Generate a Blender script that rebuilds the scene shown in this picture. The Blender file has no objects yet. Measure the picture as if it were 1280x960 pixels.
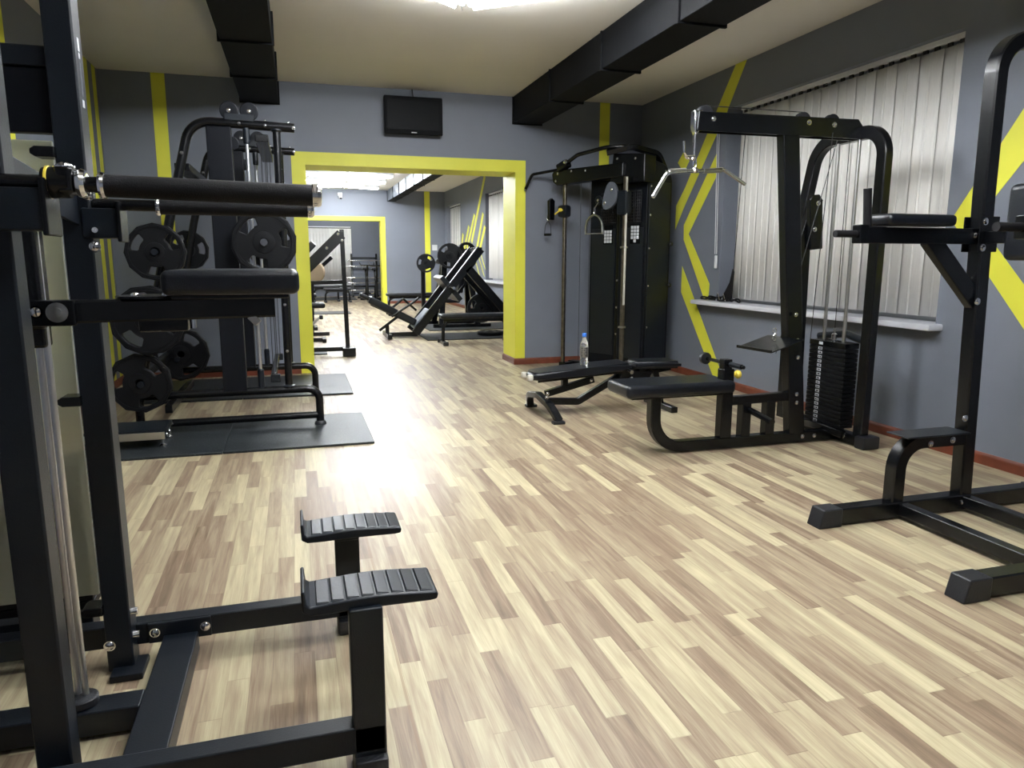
import bpy, bmesh, math, random
from mathutils import Vector, Matrix
random.seed(7)
SC = bpy.context.scene
COL = SC.collection
V = Vector
PI = math.pi

# ------------------------------------------------------------------ materials
def new_mat(name):
    m = bpy.data.materials.new(name); m.use_nodes = True
    nt = m.node_tree
    return m, nt, nt.nodes['Principled BSDF'], nt.nodes, nt.links

def mat(name, col, rough=0.5, metal=0.0, bump=0.0, bscale=60.0, var=0.0, vscale=3.0, spec=0.5, coat=0.0):
    m, nt, b, N, L = new_mat(name)
    b.inputs['Base Color'].default_value = (*col, 1)
    b.inputs['Roughness'].default_value = rough
    b.inputs['Metallic'].default_value = metal
    b.inputs['Specular IOR Level'].default_value = spec
    b.inputs['Coat Weight'].default_value = coat
    tc = N.new('ShaderNodeTexCoord')
    if var > 0:
        n = N.new('ShaderNodeTexNoise'); n.inputs['Scale'].default_value = vscale; n.inputs['Detail'].default_value = 5
        L.new(tc.outputs['Object'], n.inputs['Vector'])
        r = N.new('ShaderNodeMapRange'); r.inputs[1].default_value = .3; r.inputs[2].default_value = .7
        r.inputs[3].default_value = 1 - var; r.inputs[4].default_value = 1 + var
        L.new(n.outputs['Fac'], r.inputs[0])
        h = N.new('ShaderNodeHueSaturation'); h.inputs['Color'].default_value = (*col, 1)
        L.new(r.outputs[0], h.inputs['Value']); L.new(h.outputs[0], b.inputs['Base Color'])
    if bump > 0:
        n2 = N.new('ShaderNodeTexNoise'); n2.inputs['Scale'].default_value = bscale; n2.inputs['Detail'].default_value = 3
        L.new(tc.outputs['Object'], n2.inputs['Vector'])
        bp = N.new('ShaderNodeBump'); bp.inputs['Strength'].default_value = bump; bp.inputs['Distance'].default_value = .003
        L.new(n2.outputs['Fac'], bp.inputs['Height']); L.new(bp.outputs[0], b.inputs['Normal'])
    return m

def emis(name, col, s):
    m, nt, b, N, L = new_mat(name)
    b.inputs['Base Color'].default_value = (*col, 1)
    b.inputs['Emission Color'].default_value = (*col, 1)
    b.inputs['Emission Strength'].default_value = s
    return m

M = {}
M['wall'] = mat('grey wall paint', (.165, .182, .220), .55, bump=.25, bscale=45, var=.05, vscale=1.3)
M['yellow'] = mat('yellow wall paint', (.74, .73, .06), .5, bump=.15, bscale=40, var=.03)
M['ceiling'] = mat('cream ceiling paint', (.72, .69, .63), .8, bump=.3, bscale=6, var=.04, vscale=.8)
M['black'] = mat('gloss black steel', (.0025, .003, .004), .27, spec=.4, bump=.08, bscale=220)
M['black2'] = mat('satin black steel', (.005, .0075, .0115), .38, spec=.35, bump=.15, bscale=260)
M['leather'] = mat('black vinyl upholstery', (.004, .0055, .009), .33, bump=.3, bscale=320, spec=.42)
M['foam'] = mat('black foam grip', (.004, .004, .005), .6, spec=.25, bump=.5, bscale=400)
M['rubber'] = mat('black rubber', (.009, .010, .013), .48, bump=.4, bscale=180)
M['tread'] = mat('black moulded tread', (.005, .008, .013), .36, spec=.3, bump=.1, bscale=200)
M['plate'] = mat('black rubber weight plate', (.0035, .004, .005), .45, spec=.2, bump=.1, bscale=120)
M['chrome'] = mat('chrome', (.78, .78, .80), .13, 1.0)
M['satin'] = mat('satin chrome rod', (.72, .73, .76), .30, 1.0)
M['steel'] = mat('brushed steel', (.50, .49, .47), .33, 1.0, var=.06, vscale=14)
M['bronze'] = mat('worn steel track', (.16, .14, .11), .42, .9, var=.3, vscale=18)
M['yellowp'] = mat('yellow plastic', (.80, .62, .07), .35)
M['white'] = mat('white plastic', (.75, .76, .78), .4)
M['sill'] = mat('white window sill', (.66, .67, .72), .35)
M['cream'] = mat('cream metal strip', (.55, .53, .46), .45)
M['mark'] = mat('pale label print', (.55, .57, .60), .5)
M['darkmark'] = mat('grey raised print', (.05, .055, .062), .5)
M['wood'] = mat('red brown baseboard', (.15, .036, .016), .4, var=.25, vscale=9)
M['duct'] = mat('black duct insulation', (.003, .0035, .0045), .7, spec=.15, bump=.5, bscale=120)
M['foil'] = mat('grey duct foil', (.15, .17, .20), .4, 0.0, bump=.4, bscale=60)
M['shroud'] = mat('black shroud panel', (.003, .004, .0065), .42, spec=.2, bump=.1, bscale=200)
M['screen'] = mat('black glass screen', (.003, .0035, .004), .4, spec=.06)
M['cable'] = mat('black coated cable', (.012, .012, .012), .4)
M['tan'] = mat('tan upholstery', (.34, .26, .17), .6)
M['bluecap'] = mat('blue bottle cap', (.05, .20, .72), .35)
M['grey'] = mat('grey vinyl', (.085, .095, .115), .45)
M['glow2'] = emis('bright fluorescent tube', (.93, .965, 1), 40.0)
M['glow'] = emis('fluorescent tube', (.95, .975, 1), 37.0)

def floor_mat():
    m, nt, b, N, L = new_mat('oak strip vinyl floor')
    def math_(op, a, c=None, v=None):
        n = N.new('ShaderNodeMath'); n.operation = op
        for i, s in enumerate((a, c)):
            if s is None: continue
            if isinstance(s, (int, float)): n.inputs[i].default_value = s
            else: L.new(s, n.inputs[i])
        return n.outputs[0]
    tc = N.new('ShaderNodeTexCoord'); sp = N.new('ShaderNodeSeparateXYZ'); L.new(tc.outputs['Object'], sp.inputs[0])
    X, Y = sp.outputs['X'], sp.outputs['Y']
    rw = math_('DIVIDE', X, .066); row = math_('FLOOR', rw)
    w1 = N.new('ShaderNodeTexWhiteNoise'); w1.noise_dimensions = '1D'; L.new(row, w1.inputs['W'])
    yy = math_('ADD', math_('DIVIDE', Y, .55), math_('MULTIPLY', w1.outputs['Value'], 17.0))
    colm = math_('FLOOR', yy)
    cb = N.new('ShaderNodeCombineXYZ'); L.new(row, cb.inputs[0]); L.new(colm, cb.inputs[1])
    w2 = N.new('ShaderNodeTexWhiteNoise'); w2.noise_dimensions = '2D'; L.new(cb.outputs[0], w2.inputs['Vector'])
    # grain
    off = math_('MULTIPLY', w2.outputs['Value'], 40.0)
    cg = N.new('ShaderNodeCombineXYZ')
    L.new(math_('ADD', math_('MULTIPLY', X, 34.0), off), cg.inputs[0]); L.new(math_('ADD', math_('MULTIPLY', Y, 2.2), off), cg.inputs[1])
    gn = N.new('ShaderNodeTexNoise'); gn.inputs['Scale'].default_value = 1.0; gn.inputs['Detail'].default_value = 6; gn.inputs['Distortion'].default_value = .6
    L.new(cg.outputs[0], gn.inputs['Vector'])
    cf = N.new('ShaderNodeCombineXYZ'); L.new(math_('MULTIPLY', X, 260.0), cf.inputs[0]); L.new(math_('MULTIPLY', Y, 9.0), cf.inputs[1])
    fn = N.new('ShaderNodeTexNoise'); fn.inputs['Scale'].default_value = 1.0; fn.inputs['Detail'].default_value = 3
    L.new(cf.outputs[0], fn.inputs['Vector'])
    v = math_('ADD', math_('MULTIPLY', w2.outputs['Value'], .58), math_('MULTIPLY', gn.outputs['Fac'], 1.0))
    v = math_('ADD', v, math_('MULTIPLY', fn.outputs['Fac'], .42))
    v = math_('SUBTRACT', v, .47)
    cr = N.new('ShaderNodeValToRGB'); e = cr.color_ramp.elements
    e[0].position = .0; e[0].color = (.130, .087, .056, 1)
    e[1].position = 1.0; e[1].color = (.51, .455, .295, 1)
    for p, c in ((.25, (.21, .150, .100, 1)), (.5, (.305, .243, .160, 1)), (.75, (.41, .355, .225, 1))):
        k = cr.color_ramp.elements.new(p); k.color = c
    L.new(v, cr.inputs[0])
    # thin joints
    fx = math_('FRACT', rw); fy = math_('FRACT', yy)
    jx = math_('LESS_THAN', fx, .025); jy = math_('LESS_THAN', fy, .006)
    j = math_('MULTIPLY', math_('MAXIMUM', jx, jy), .30)
    mx = N.new('ShaderNodeMix'); mx.data_type = 'RGBA'; L.new(j, mx.inputs[0]); L.new(cr.outputs[0], mx.inputs[6]); mx.inputs[7].default_value = (.12, .075, .05, 1)
    # one sheet seam along the room
    sx = math_('LESS_THAN', math_('ABSOLUTE', math_('SUBTRACT', X, .258)), .0045)
    mx2 = N.new('ShaderNodeMix'); mx2.data_type = 'RGBA'; L.new(math_('MULTIPLY', sx, .55), mx2.inputs[0]); L.new(mx.outputs[2], mx2.inputs[6]); mx2.inputs[7].default_value = (.22, .14, .08, 1)
    L.new(mx2.outputs[2], b.inputs['Base Color'])
    b.inputs['Roughness'].default_value = .34
    rr = N.new('ShaderNodeMapRange'); rr.inputs[3].default_value = .34; rr.inputs[4].default_value = .50; b.inputs['Specular IOR Level'].default_value = .30
    L.new(fn.outputs['Fac'], rr.inputs[0]); L.new(rr.outputs[0], b.inputs['Roughness'])
    bp = N.new('ShaderNodeBump'); bp.inputs['Strength'].default_value = .12; bp.inputs['Distance'].default_value = .002
    L.new(fn.outputs['Fac'], bp.inputs['Height']); L.new(bp.outputs[0], b.inputs['Normal'])
    return m
M['floor'] = floor_mat()

def mat_rubber():
    m, nt, b, N, L = new_mat('flecked rubber mat')
    tc = N.new('ShaderNodeTexCoord')
    n = N.new('ShaderNodeTexNoise'); n.inputs['Scale'].default_value = 150; n.inputs['Detail'].default_value = 2
    L.new(tc.outputs['Object'], n.inputs['Vector'])
    cr = N.new('ShaderNodeValToRGB'); cr.color_ramp.elements[0].position = .60; cr.color_ramp.elements[0].color = (.011, .014, .016, 1)
    cr.color_ramp.elements[1].position = .72; cr.color_ramp.elements[1].color = (.10, .12, .13, 1)
    L.new(n.outputs['Fac'], cr.inputs[0]); L.new(cr.outputs[0], b.inputs['Base Color'])
    b.inputs['Roughness'].default_value = .5; b.inputs['Specular IOR Level'].default_value = .3
    bp = N.new('ShaderNodeBump'); bp.inputs['Strength'].default_value = .3; bp.inputs['Distance'].default_value = .002
    L.new(n.outputs['Fac'], bp.inputs['Height']); L.new(bp.outputs[0], b.inputs['Normal'])
    return m
M['mat'] = mat_rubber()

def slat_mat():
    m, nt, b, N, L = new_mat('ivory blind fabric')
    tc = N.new('ShaderNodeTexCoord'); mp = N.new('ShaderNodeMapping'); mp.inputs['Scale'].default_value = (1, 120, 9)
    L.new(tc.outputs['Object'], mp.inputs[0])
    n = N.new('ShaderNodeTexNoise'); n.inputs['Scale'].default_value = 1; n.inputs['Detail'].default_value = 4
    L.new(mp.outputs[0], n.inputs['Vector'])
    cr = N.new('ShaderNodeValToRGB'); cr.color_ramp.elements[0].position = .25; cr.color_ramp.elements[0].color = (.76, .75, .72, 1)
    cr.color_ramp.elements[1].position = .75; cr.color_ramp.elements[1].color = (.86, .85, .81, 1)
    L.new(n.outputs['Fac'], cr.inputs[0])
    oi = N.new('ShaderNodeObjectInfo'); rg = N.new('ShaderNodeMapRange'); rg.inputs[3].default_value = .88; rg.inputs[4].default_value = 1.04; L.new(oi.outputs['Random'], rg.inputs[0])
    hs = N.new('ShaderNodeHueSaturation'); L.new(cr.outputs[0], hs.inputs['Color']); L.new(rg.outputs[0], hs.inputs['Value']); L.new(hs.outputs[0], b.inputs['Base Color'])
    b.inputs['Roughness'].default_value = .8
    return m
M['slat'] = slat_mat()

def frosted_mat():
    m, nt, b, N, L = new_mat('frosted plastic shield')
    b.inputs['Base Color'].default_value = (.93, .93, .76, 1)
    b.inputs['Roughness'].default_value = .25
    b.inputs['Transmission Weight'].default_value = .80
    b.inputs['IOR'].default_value = 1.25
    tc = N.new('ShaderNodeTexCoord')
    n = N.new('ShaderNodeTexNoise'); n.inputs['Scale'].default_value = 2.0
    L.new(tc.outputs['Object'], n.inputs['Vector'])
    r = N.new('ShaderNodeMapRange'); r.inputs[3].default_value = .30; r.inputs[4].default_value = .38
    L.new(n.outputs['Fac'], r.inputs[0]); L.new(r.outputs[0], b.inputs['Roughness'])
    return m
M['frost'] = frosted_mat()

def clear_mat():
    m, nt, b, N, L = new_mat('clear bottle plastic')
    b.inputs['Base Color'].default_value = (.92, .95, .98, 1)
    b.inputs['Roughness'].default_value = .06
    b.inputs['Transmission Weight'].default_value = .9
    b.inputs['IOR'].default_value = 1.33
    return m
M['clear'] = clear_mat()
M['glass'] = mat('dark night window glass', (.02, .025, .03), .08)

# ------------------------------------------------------------------ mesh builder
class MB:
    def __init__(self): self.b = bmesh.new()
    def raw(self, verts, faces):
        vs = [self.b.verts.new(V(p)) for p in verts]
        for f in faces:
            try: self.b.faces.new([vs[i] for i in f])
            except ValueError: pass
        return self
    def box(self, x0, x1, y0, y1, z0, z1):
        p = [(x, y, z) for x in (x0, x1) for y in (y0, y1) for z in (z0, z1)]
        return self.raw(p, [(0, 1, 3, 2), (4, 6, 7, 5), (0, 4, 5, 1), (2, 3, 7, 6), (0, 2, 6, 4), (1, 5, 7, 3)])
    def rbox(self, c, size, r=.02, seg=3, rot=None):
        t = bmesh.new(); bmesh.ops.create_cube(t, size=1)
        for v in t.verts: v.co = V((v.co.x * size[0], v.co.y * size[1], v.co.z * size[2]))
        r = min(r, min(size) * .49)
        bmesh.ops.bevel(t, geom=t.edges[:], offset=r, segments=seg, affect='EDGES', profile=.5)
        for v in t.verts:
            v.co = (rot @ v.co if rot else v.co) + V(c)
        vs = {v: self.b.verts.new(v.co) for v in t.verts}
        for f in t.faces: self.b.faces.new([vs[v] for v in f.verts])
        t.free(); return self
    def bar(self, p, q, w, h, up=(0, 0, 1)):
        """rectangular bar; h measured along up, w across"""
        p, q = V(p), V(q); d = (q - p).normalized(); u = V(up); u = (u - d * u.dot(d)).normalized(); s = d.cross(u)
        a = [p + s * i * w / 2 + u * j * h / 2 for i, j in ((-1, -1), (1, -1), (1, 1), (-1, 1))]
        c = [x + (q - p) for x in a]
        return self.raw(a + c, [(0, 1, 2, 3), (7, 6, 5, 4), (0, 4, 5, 1), (1, 5, 6, 2), (2, 6, 7, 3), (3, 7, 4, 0)])
    def prism(self, o, u, v, pts, t0, t1):
        o, u, v = V(o), V(u).normalized(), V(v).normalized(); w = u.cross(v)
        n = len(pts); a = [o + u * x + v * y + w * t0 for x, y in pts]; c = [o + u * x + v * y + w * t1 for x, y in pts]
        return self.raw(a + c, [tuple(range(n))[::-1], tuple(range(n, 2 * n))] + [(i, (i + 1) % n, n + (i + 1) % n, n + i) for i in range(n)])
    def sweep(self, pts, sec, side=None, closed=False):
        """sec: list of (a,b) in the frame (side, up)."""
        n = len(pts); rings = []; k = len(sec)
        prev = None
        for i in range(n):
            if closed: d = (pts[(i + 1) % n] - pts[i - 1])
            else: d = (pts[min(i + 1, n - 1)] - pts[max(i - 1, 0)])
            d.normalize()
            if side is not None:
                s = V(side); s = (s - d * s.dot(d)).normalized()
            else:
                if prev is None:
                    r = V((0, 0, 1)) if abs(d.z) < .9 else V((1, 0, 0)); s = d.cross(r).normalized()
                else: s = (prev - d * prev.dot(d)).normalized()
                prev = s
            u = s.cross(d)
            # mitre compensation for sharp bends is skipped: paths are filleted
            rings.append([self.b.verts.new(pts[i] + s * a + u * b) for a, b in sec])
        m = n if closed else n - 1
        for i in range(m):
            A, B = rings[i], rings[(i + 1) % n]
            for j in range(k):
                self.b.faces.new([A[j], A[(j + 1) % k], B[(j + 1) % k], B[j]])
        if not closed:
            self.b.faces.new(rings[0][::-1]); self.b.faces.new(rings[-1])
        return self
    def tube(self, pts, r, seg=14, fil=0.0, fs=6, closed=False):
        sec = [(r * math.cos(2 * PI * i / seg), r * math.sin(2 * PI * i / seg)) for i in range(seg)]
        return self.sweep(fillet(pts, fil, fs), sec, closed=closed)
    def rtube(self, pts, w, h, side, fil=0.0, fs=7):
        c = min(w, h) * .10
        sec = [(-w/2+c, -h/2), (w/2-c, -h/2), (w/2, -h/2+c), (w/2, h/2-c), (w/2-c, h/2), (-w/2+c, h/2), (-w/2, h/2-c), (-w/2, -h/2+c)]
        return self.sweep(fillet(pts, fil, fs), sec, side=side)
    def cyl(self, p, q, r, seg=16, r2=None):
        p, q = V(p), V(q); d = (q - p).normalized(); a = d.orthogonal().normalized(); c = d.cross(a); r2 = r if r2 is None else r2
        A = [p + (a * math.cos(t) + c * math.sin(t)) * r for t in [2 * PI * i / seg for i in range(seg)]]
        B = [q + (a * math.cos(t) + c * math.sin(t)) * r2 for t in [2 * PI * i / seg for i in range(seg)]]
        return self.raw(A + B, [tuple(range(seg))[::-1], tuple(range(seg, 2 * seg))] + [(i, (i + 1) % seg, seg + (i + 1) % seg, seg + i) for i in range(seg)])
    def lathe(self, o, axis, prof, seg=24, cap=True):
        o, d = V(o), V(axis).normalized(); a = d.orthogonal().normalized(); c = d.cross(a)
        rings = []
        for r, h in prof:
            r = max(r, 1e-5)
            rings.append([self.b.verts.new(o + d * h + (a * math.cos(2 * PI * i / seg) + c * math.sin(2 * PI * i / seg)) * r) for i in range(seg)])
        for A, B in zip(rings, rings[1:]):
            for j in range(seg): self.b.faces.new([A[j], A[(j + 1) % seg], B[(j + 1) % seg], B[j]])
        if cap: self.b.faces.new(rings[0][::-1]); self.b.faces.new(rings[-1])
        return self
    def build(self, name, material, parent=None, bevel=0.0, loc=None, angle=38):
        b = self.b
        bmesh.ops.recalc_face_normals(b, faces=b.faces[:])
        org = worldloc(parent) if parent else None
        if parent is None:
            if loc is None:
                xs = [v.co.x for v in b.verts]; ys = [v.co.y for v in b.verts]; zs = [v.co.z for v in b.verts]
                org = V(((min(xs) + max(xs)) / 2, (min(ys) + max(ys)) / 2, min(zs)))
            else: org = V(loc)
        for v in b.verts: v.co -= org
        me = bpy.data.meshes.new(name); b.to_mesh(me); b.free()
        me.polygons.foreach_set('use_smooth', [True] * len(me.polygons))
        me.set_sharp_from_angle(angle=math.radians(angle))
        me.materials.append(M[material])
        o = bpy.data.objects.new(name, me); COL.objects.link(o)
        if parent: o.parent = parent
        else: o.location = org
        if bevel > 0:
            md = o.modifiers.new('edge', 'BEVEL'); md.width = bevel; md.segments = 2; md.limit_method = 'ANGLE'; md.angle_limit = math.radians(50)
            md.harden_normals = False
        wn_ = o.modifiers.new('normals', 'WEIGHTED_NORMAL'); wn_.keep_sharp = True; wn_.weight = 80
        return o

def worldloc(o):
    p = V((0, 0, 0))
    while o: p += o.location; o = o.parent
    return p

def fillet(pts, r, n=6):
    pts = [V(p) for p in pts]
    if r <= 0 or len(pts) < 3: return pts
    out = [pts[0]]
    for i in range(1, len(pts) - 1):
        a, b, c = pts[i - 1], pts[i], pts[i + 1]
        d1 = (a - b); d2 = (c - b); l1, l2 = d1.length, d2.length; d1.normalize(); d2.normalize()
        ang = d1.angle(d2)
        if ang > PI - .02: out.append(b); continue
        t = min(r / math.tan(ang / 2), l1 * .49 if i > 1 else l1 * .95, l2 * .49 if i < len(pts) - 2 else l2 * .95)
        rr = t * math.tan(ang / 2)
        bis = (d1 + d2).normalized(); cen = b + bis * (rr / math.sin(ang / 2))
        p0, p1 = b + d1 * t, b + d2 * t
        v0, v1 = (p0 - cen), (p1 - cen); tot = v0.angle(v1); ax = v0.cross(v1).normalized()
        for k in range(n + 1):
            out.append(cen + Matrix.Rotation(tot * k / n, 3, ax) @ v0)
    out.append(pts[-1])
    return out

def empty(name, loc, label=None, cat=None, group=None):
    o = bpy.data.objects.new(name, None); COL.objects.link(o); o.location = loc; o.empty_display_size = .1
    if label: tag(o, label, cat, group)
    return o
def tag(o, label=None, cat=None, group=None, kind=None):
    if label: o['label'] = label
    if cat: o['category'] = cat
    if group: o['group'] = group
    if kind: o['kind'] = kind
    return o
def struct(name, mb, m, parent=None, **k):
    o = mb.build(name, m, parent, **k)
    if parent is None: o['kind'] = 'structure'
    return o
def copy_tree(o, parent=None):
    c = o.copy(); COL.objects.link(c)
    if parent: c.parent = parent
    for ch in list(o.children): copy_tree(ch, c)
    return c
def bolts(root, pts, d, r=.011, m='chrome', h=.008):
    for p in pts:
        p = V(p); dd = V(d).normalized()
        MB().lathe(p - dd * .002, dd, [(r * 1.25, 0), (r * 1.25, .003), (r, .003), (r * .92, h * .8), (r * .55, h * 1.2), (0.001, h * 1.25)], 12).build('bolt', m, root)

def shape_from_curve(name, splines, depth, bevel, m, parent, T):
    """filled outline(s) with holes, thickened; T: matrix from outline space to world"""
    cu = bpy.data.curves.new('outline', 'CURVE'); cu.dimensions = '2D'; cu.fill_mode = 'BOTH'; cu.extrude = depth / 2 - bevel; cu.bevel_depth = bevel; cu.bevel_resolution = 1
    cu.offset = -bevel
    for pts in splines:
        s = cu.splines.new('POLY'); s.points.add(len(pts) - 1); s.use_cyclic_u = True
        for i, (x, y) in enumerate(pts): s.points[i].co = (x, y, 0, 1)
    t = bpy.data.objects.new('outline', cu); COL.objects.link(t)
    bpy.context.view_layer.update()
    me = bpy.data.meshes.new_from_object(t.evaluated_get(bpy.context.evaluated_depsgraph_get()))
    bpy.data.objects.remove(t); bpy.data.curves.remove(cu)
    me.transform(T)
    if parent: me.transform(Matrix.Translation(-worldloc(parent)))
    me.materials.clear(); me.materials.append(M[m])
    me.polygons.foreach_set('use_smooth', [True] * len(me.polygons)); me.set_sharp_from_angle(angle=math.radians(35))
    o = bpy.data.objects.new(name, me); COL.objects.link(o)
    if parent: o.parent = parent
    return o

# ------------------------------------------------------------------ room
XL, XR, D1, D1b, D2, D2b, D3, HC, YB = -1.8, 4.17, 8.43, 8.94, 20.8, 21.2, 25.2, 3.14, -2.6
struct('floor', MB().box(XL - .3, XR + .3, YB - .3, D3 + .3, -.2, 0), 'floor', loc=(0, 0, 0))
struct('ceiling', MB().box(XL - .3, XR + .3, YB - .3, D3 + .3, HC, HC + .2), 'ceiling')
struct('wall_left', MB().box(XL - .3, XL, YB - .3, D3 + .3, 0, HC), 'wall')
struct('wall_rear', MB().box(XL, XR, YB - .3, YB, 0, HC), 'wall')
struct('wall_end', MB().box(XL, XR, D3, D3 + .3, 0, HC), 'wall')
# right wall with three window recesses
WINS = [(3.88, 6.55, .86, 2.75), (10.2, 16.15, .80, 2.72), (18.75, 20.45, .66, 2.72)]
w = MB(); y = YB - .3
RD = .17
for (a, b_, z0, z1) in WINS:
    w.box(XR, XR + .4, y, a, 0, HC); w.box(XR, XR + .4, a, b_, 0, z0); w.box(XR, XR + .4, a, b_, z1, HC)
    y = b_
w.box(XR, XR + .4, y, D3 + .3, 0, HC)
struct('wall_right', w, 'wall')
def partition(name, ya, yb, xo0, xo1, zt):
    o = MB(); o.box(XL, xo0, ya, yb, 0, HC); o.box(xo1, XR, ya, yb, 0, HC); o.box(xo0, xo1, ya, yb, zt, HC)
    struct(name, o, 'wall')
partition('wall_back', D1, D1b, .15, 2.55, 2.30)
partition('wall_inner', D2, D2b, .15, 2.35, 2.31)
def portal(name, ya, yb, x0, x1, xo0, xo1, zt, zo):
    o = MB(); e = .006
    for (p, q) in ((ya - e, ya + .0005), (yb - .0005, yb + e)):
        o.box(x0, xo0, p, q, 0, zo); o.box(xo1, x1, p, q, 0, zo); o.box(xo0, xo1, p, q, zt, zo)
    o.box(xo0 - .001, xo0 + e, ya - e, yb + e, 0, zt); o.box(xo1 - e, xo1 + .001, ya - e, yb + e, 0, zt); o.box(xo0 + e, xo1 - e, ya - e, yb + e, zt - e, zt + .001)
    struct(name, o, 'yellow')
portal('trim_1', D1, D1b, .01, 2.67, .15, 2.55, 2.30, 2.43)
portal('trim_2', D2, D2b, .03, 2.47, .15, 2.35, 2.31, 2.42)
# baseboards
def skirt(name, p, q, n):
    p, q, n = V(p), V(q), V(n)
    prof = [(0, 0), (.018, 0), (.018, .05), (.010, .066), (.004, .075), (0, .075)]
    o = MB(); a = [p + n * x + V((0, 0, z)) for x, z in prof]; c = [q + n * x + V((0, 0, z)) for x, z in prof]; k = len(prof)
    o.raw(a + c, [tuple(range(k)), tuple(range(k, 2 * k))[::-1]] + [(i, (i + 1) % k, k + (i + 1) % k, k + i) for i in range(k)])
    struct(name, o, 'wood')
skirt('baseboard_right', (XR, YB, 0), (XR, D1, 0), (-1, 0, 0))
skirt('baseboard_left', (XL, YB, 0), (XL, D1, 0), (1, 0, 0))
skirt('baseboard_back', (XL, D1, 0), (.01, D1, 0), (0, -1, 0))
skirt('baseboard_corner', (2.67, D1, 0), (XR, D1, 0), (0, -1, 0))
skirt('baseboard_jamb', (2.55 - .006, D1 - .02, 0), (2.55 - .006, D1b, 0), (-1, 0, 0))
skirt('baseboard_portal', (2.53, D1 - .006, 0), (2.67, D1 - .006, 0), (0, -1, 0))
skirt('baseboard_inner', (2.47, D2, 0), (XR, D2, 0), (0, -1, 0))
skirt('baseboard_side', (XR, D1b, 0), (XR, D2, 0), (-1, 0, 0))
# painted stripes
tn = [3]
def stripe(polys, ax, val, sgn, e=.0025):
    """polys of (a,z) on the plane; ax 0: x=val plane (a=y); ax 1: y=val plane (a=x)"""
    for pts in polys:
        o = MB(); n = len(pts)
        f = (lambda a, z, t: (val + sgn * t, a, z)) if ax == 0 else (lambda a, z, t: (a, val + sgn * t, z))
        o.raw([f(a, z, 0) for a, z in pts] + [f(a, z, e) for a, z in pts], [tuple(range(n)), tuple(range(n, 2 * n))] + [(i, (i + 1) % n, n + (i + 1) % n, n + i) for i in range(n)])
        struct('trim_%d' % tn[0], o, 'yellow'); tn[0] += 1
stripe([[(-1.33, .075), (-1.20, .075), (-1.185, HC), (-1.315, HC)], [(3.61, .075), (3.74, .075), (3.74, HC), (3.61, HC)]], 1, D1, -1)
stripe([[(3.585, .075), (3.74, .075), (3.74, HC), (3.585, HC)]], 1, D2, -1)
stripe([[(6.45, HC), (6.27, HC), (6.56, 2.73), (7.31, 1.87), (7.50, 1.62), (7.50, 1.88), (7.31, 2.07), (6.75, 2.77)],
        [(6.71, 2.35), (6.69, 2.13), (7.20, 1.56), (6.73, 1.03), (6.74, .865), (6.82, .865), (7.30, 1.50), (7.31, 1.66)],
        [(7.31, 1.21), (6.38, .075), (6.58, .075), (7.31, .92)],
        [(7.50, 2.35), (7.36, 2.47), (7.25, 2.34), (7.36, 2.23)],
        [(3.84, 1.55), (3.42, 2.17), (2.8, 3.05), (2.8, 2.58), (3.65, 1.54)],
        [(3.84, 1.55), (3.65, 1.54), (3.28, 1.14), (2.8, .62), (2.8, .36), (3.25, .88)]], 0, XR, -1)
SL = [((16.25, 3.13), (17.5, 1.70)), ((16.42, 2.33), (17.0, 1.50)), ((17.25, 2.35), (18.0, 1.55)), ((17.85, 2.10), (18.4, 1.45)), ((18.5, 1.93), (18.73, 1.42)), ((16.25, 2.03), (16.7, 1.50)),
      ((17.4, 1.45), (16.5, .70)), ((17.1, 1.55), (16.3, .92)), ((16.75, 1.5), (16.2, 1.08))]
for (a, z), (c, d) in SL:
    t = .13
    stripe([[(a, z + .0), (c + t / 2, d), (c - t / 2, d - .06), (a - t, z - .06)]], 0, XR, -1)
stripe([[(y0, 0.0), (y0 + wd, 0.0), (y0 + wd, HC), (y0, HC)] for y0, wd in ((7.93, .13), (8.22, .13), (6.90, .13), (5.78, .13))], 0, XL, 1)

# windows: frame, pane, sill; blinds are things of their own
def window(n, y0, y1, z0, z1):
    x = XR + RD
    o = MB(); t = .06
    o.box(x, x + .05, y0, y1, z0, z0 + t); o.box(x, x + .05, y0, y1, z1 - t, z1)
    k = max(2, round((y1 - y0) / 1.3))
    for i in range(k + 1):
        yy = y0 + (y1 - y0 - t) * i / k
        o.box(x, x + .05, yy, yy + t, z0 + t, z1 - t)
    fr = struct('window_%d' % n, o, 'white')
    MB().box(x + .02, x + .03, y0 + .001, y1 - .001, z0 + .01, z1 - .01).build('pane', 'glass', fr)
    s = MB(); s.rbox(((XR - .12 + XR + RD) / 2, (y0 + y1) / 2 + (.15 if n == 1 else 0), z0 - .022), (.12 + RD, y1 - y0 + (.42 if n == 1 else .2), .045), .012, 2)
    s.build('sill', 'sill', fr)
for i, wn in enumerate(WINS): window(i + 1, *wn)
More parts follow.
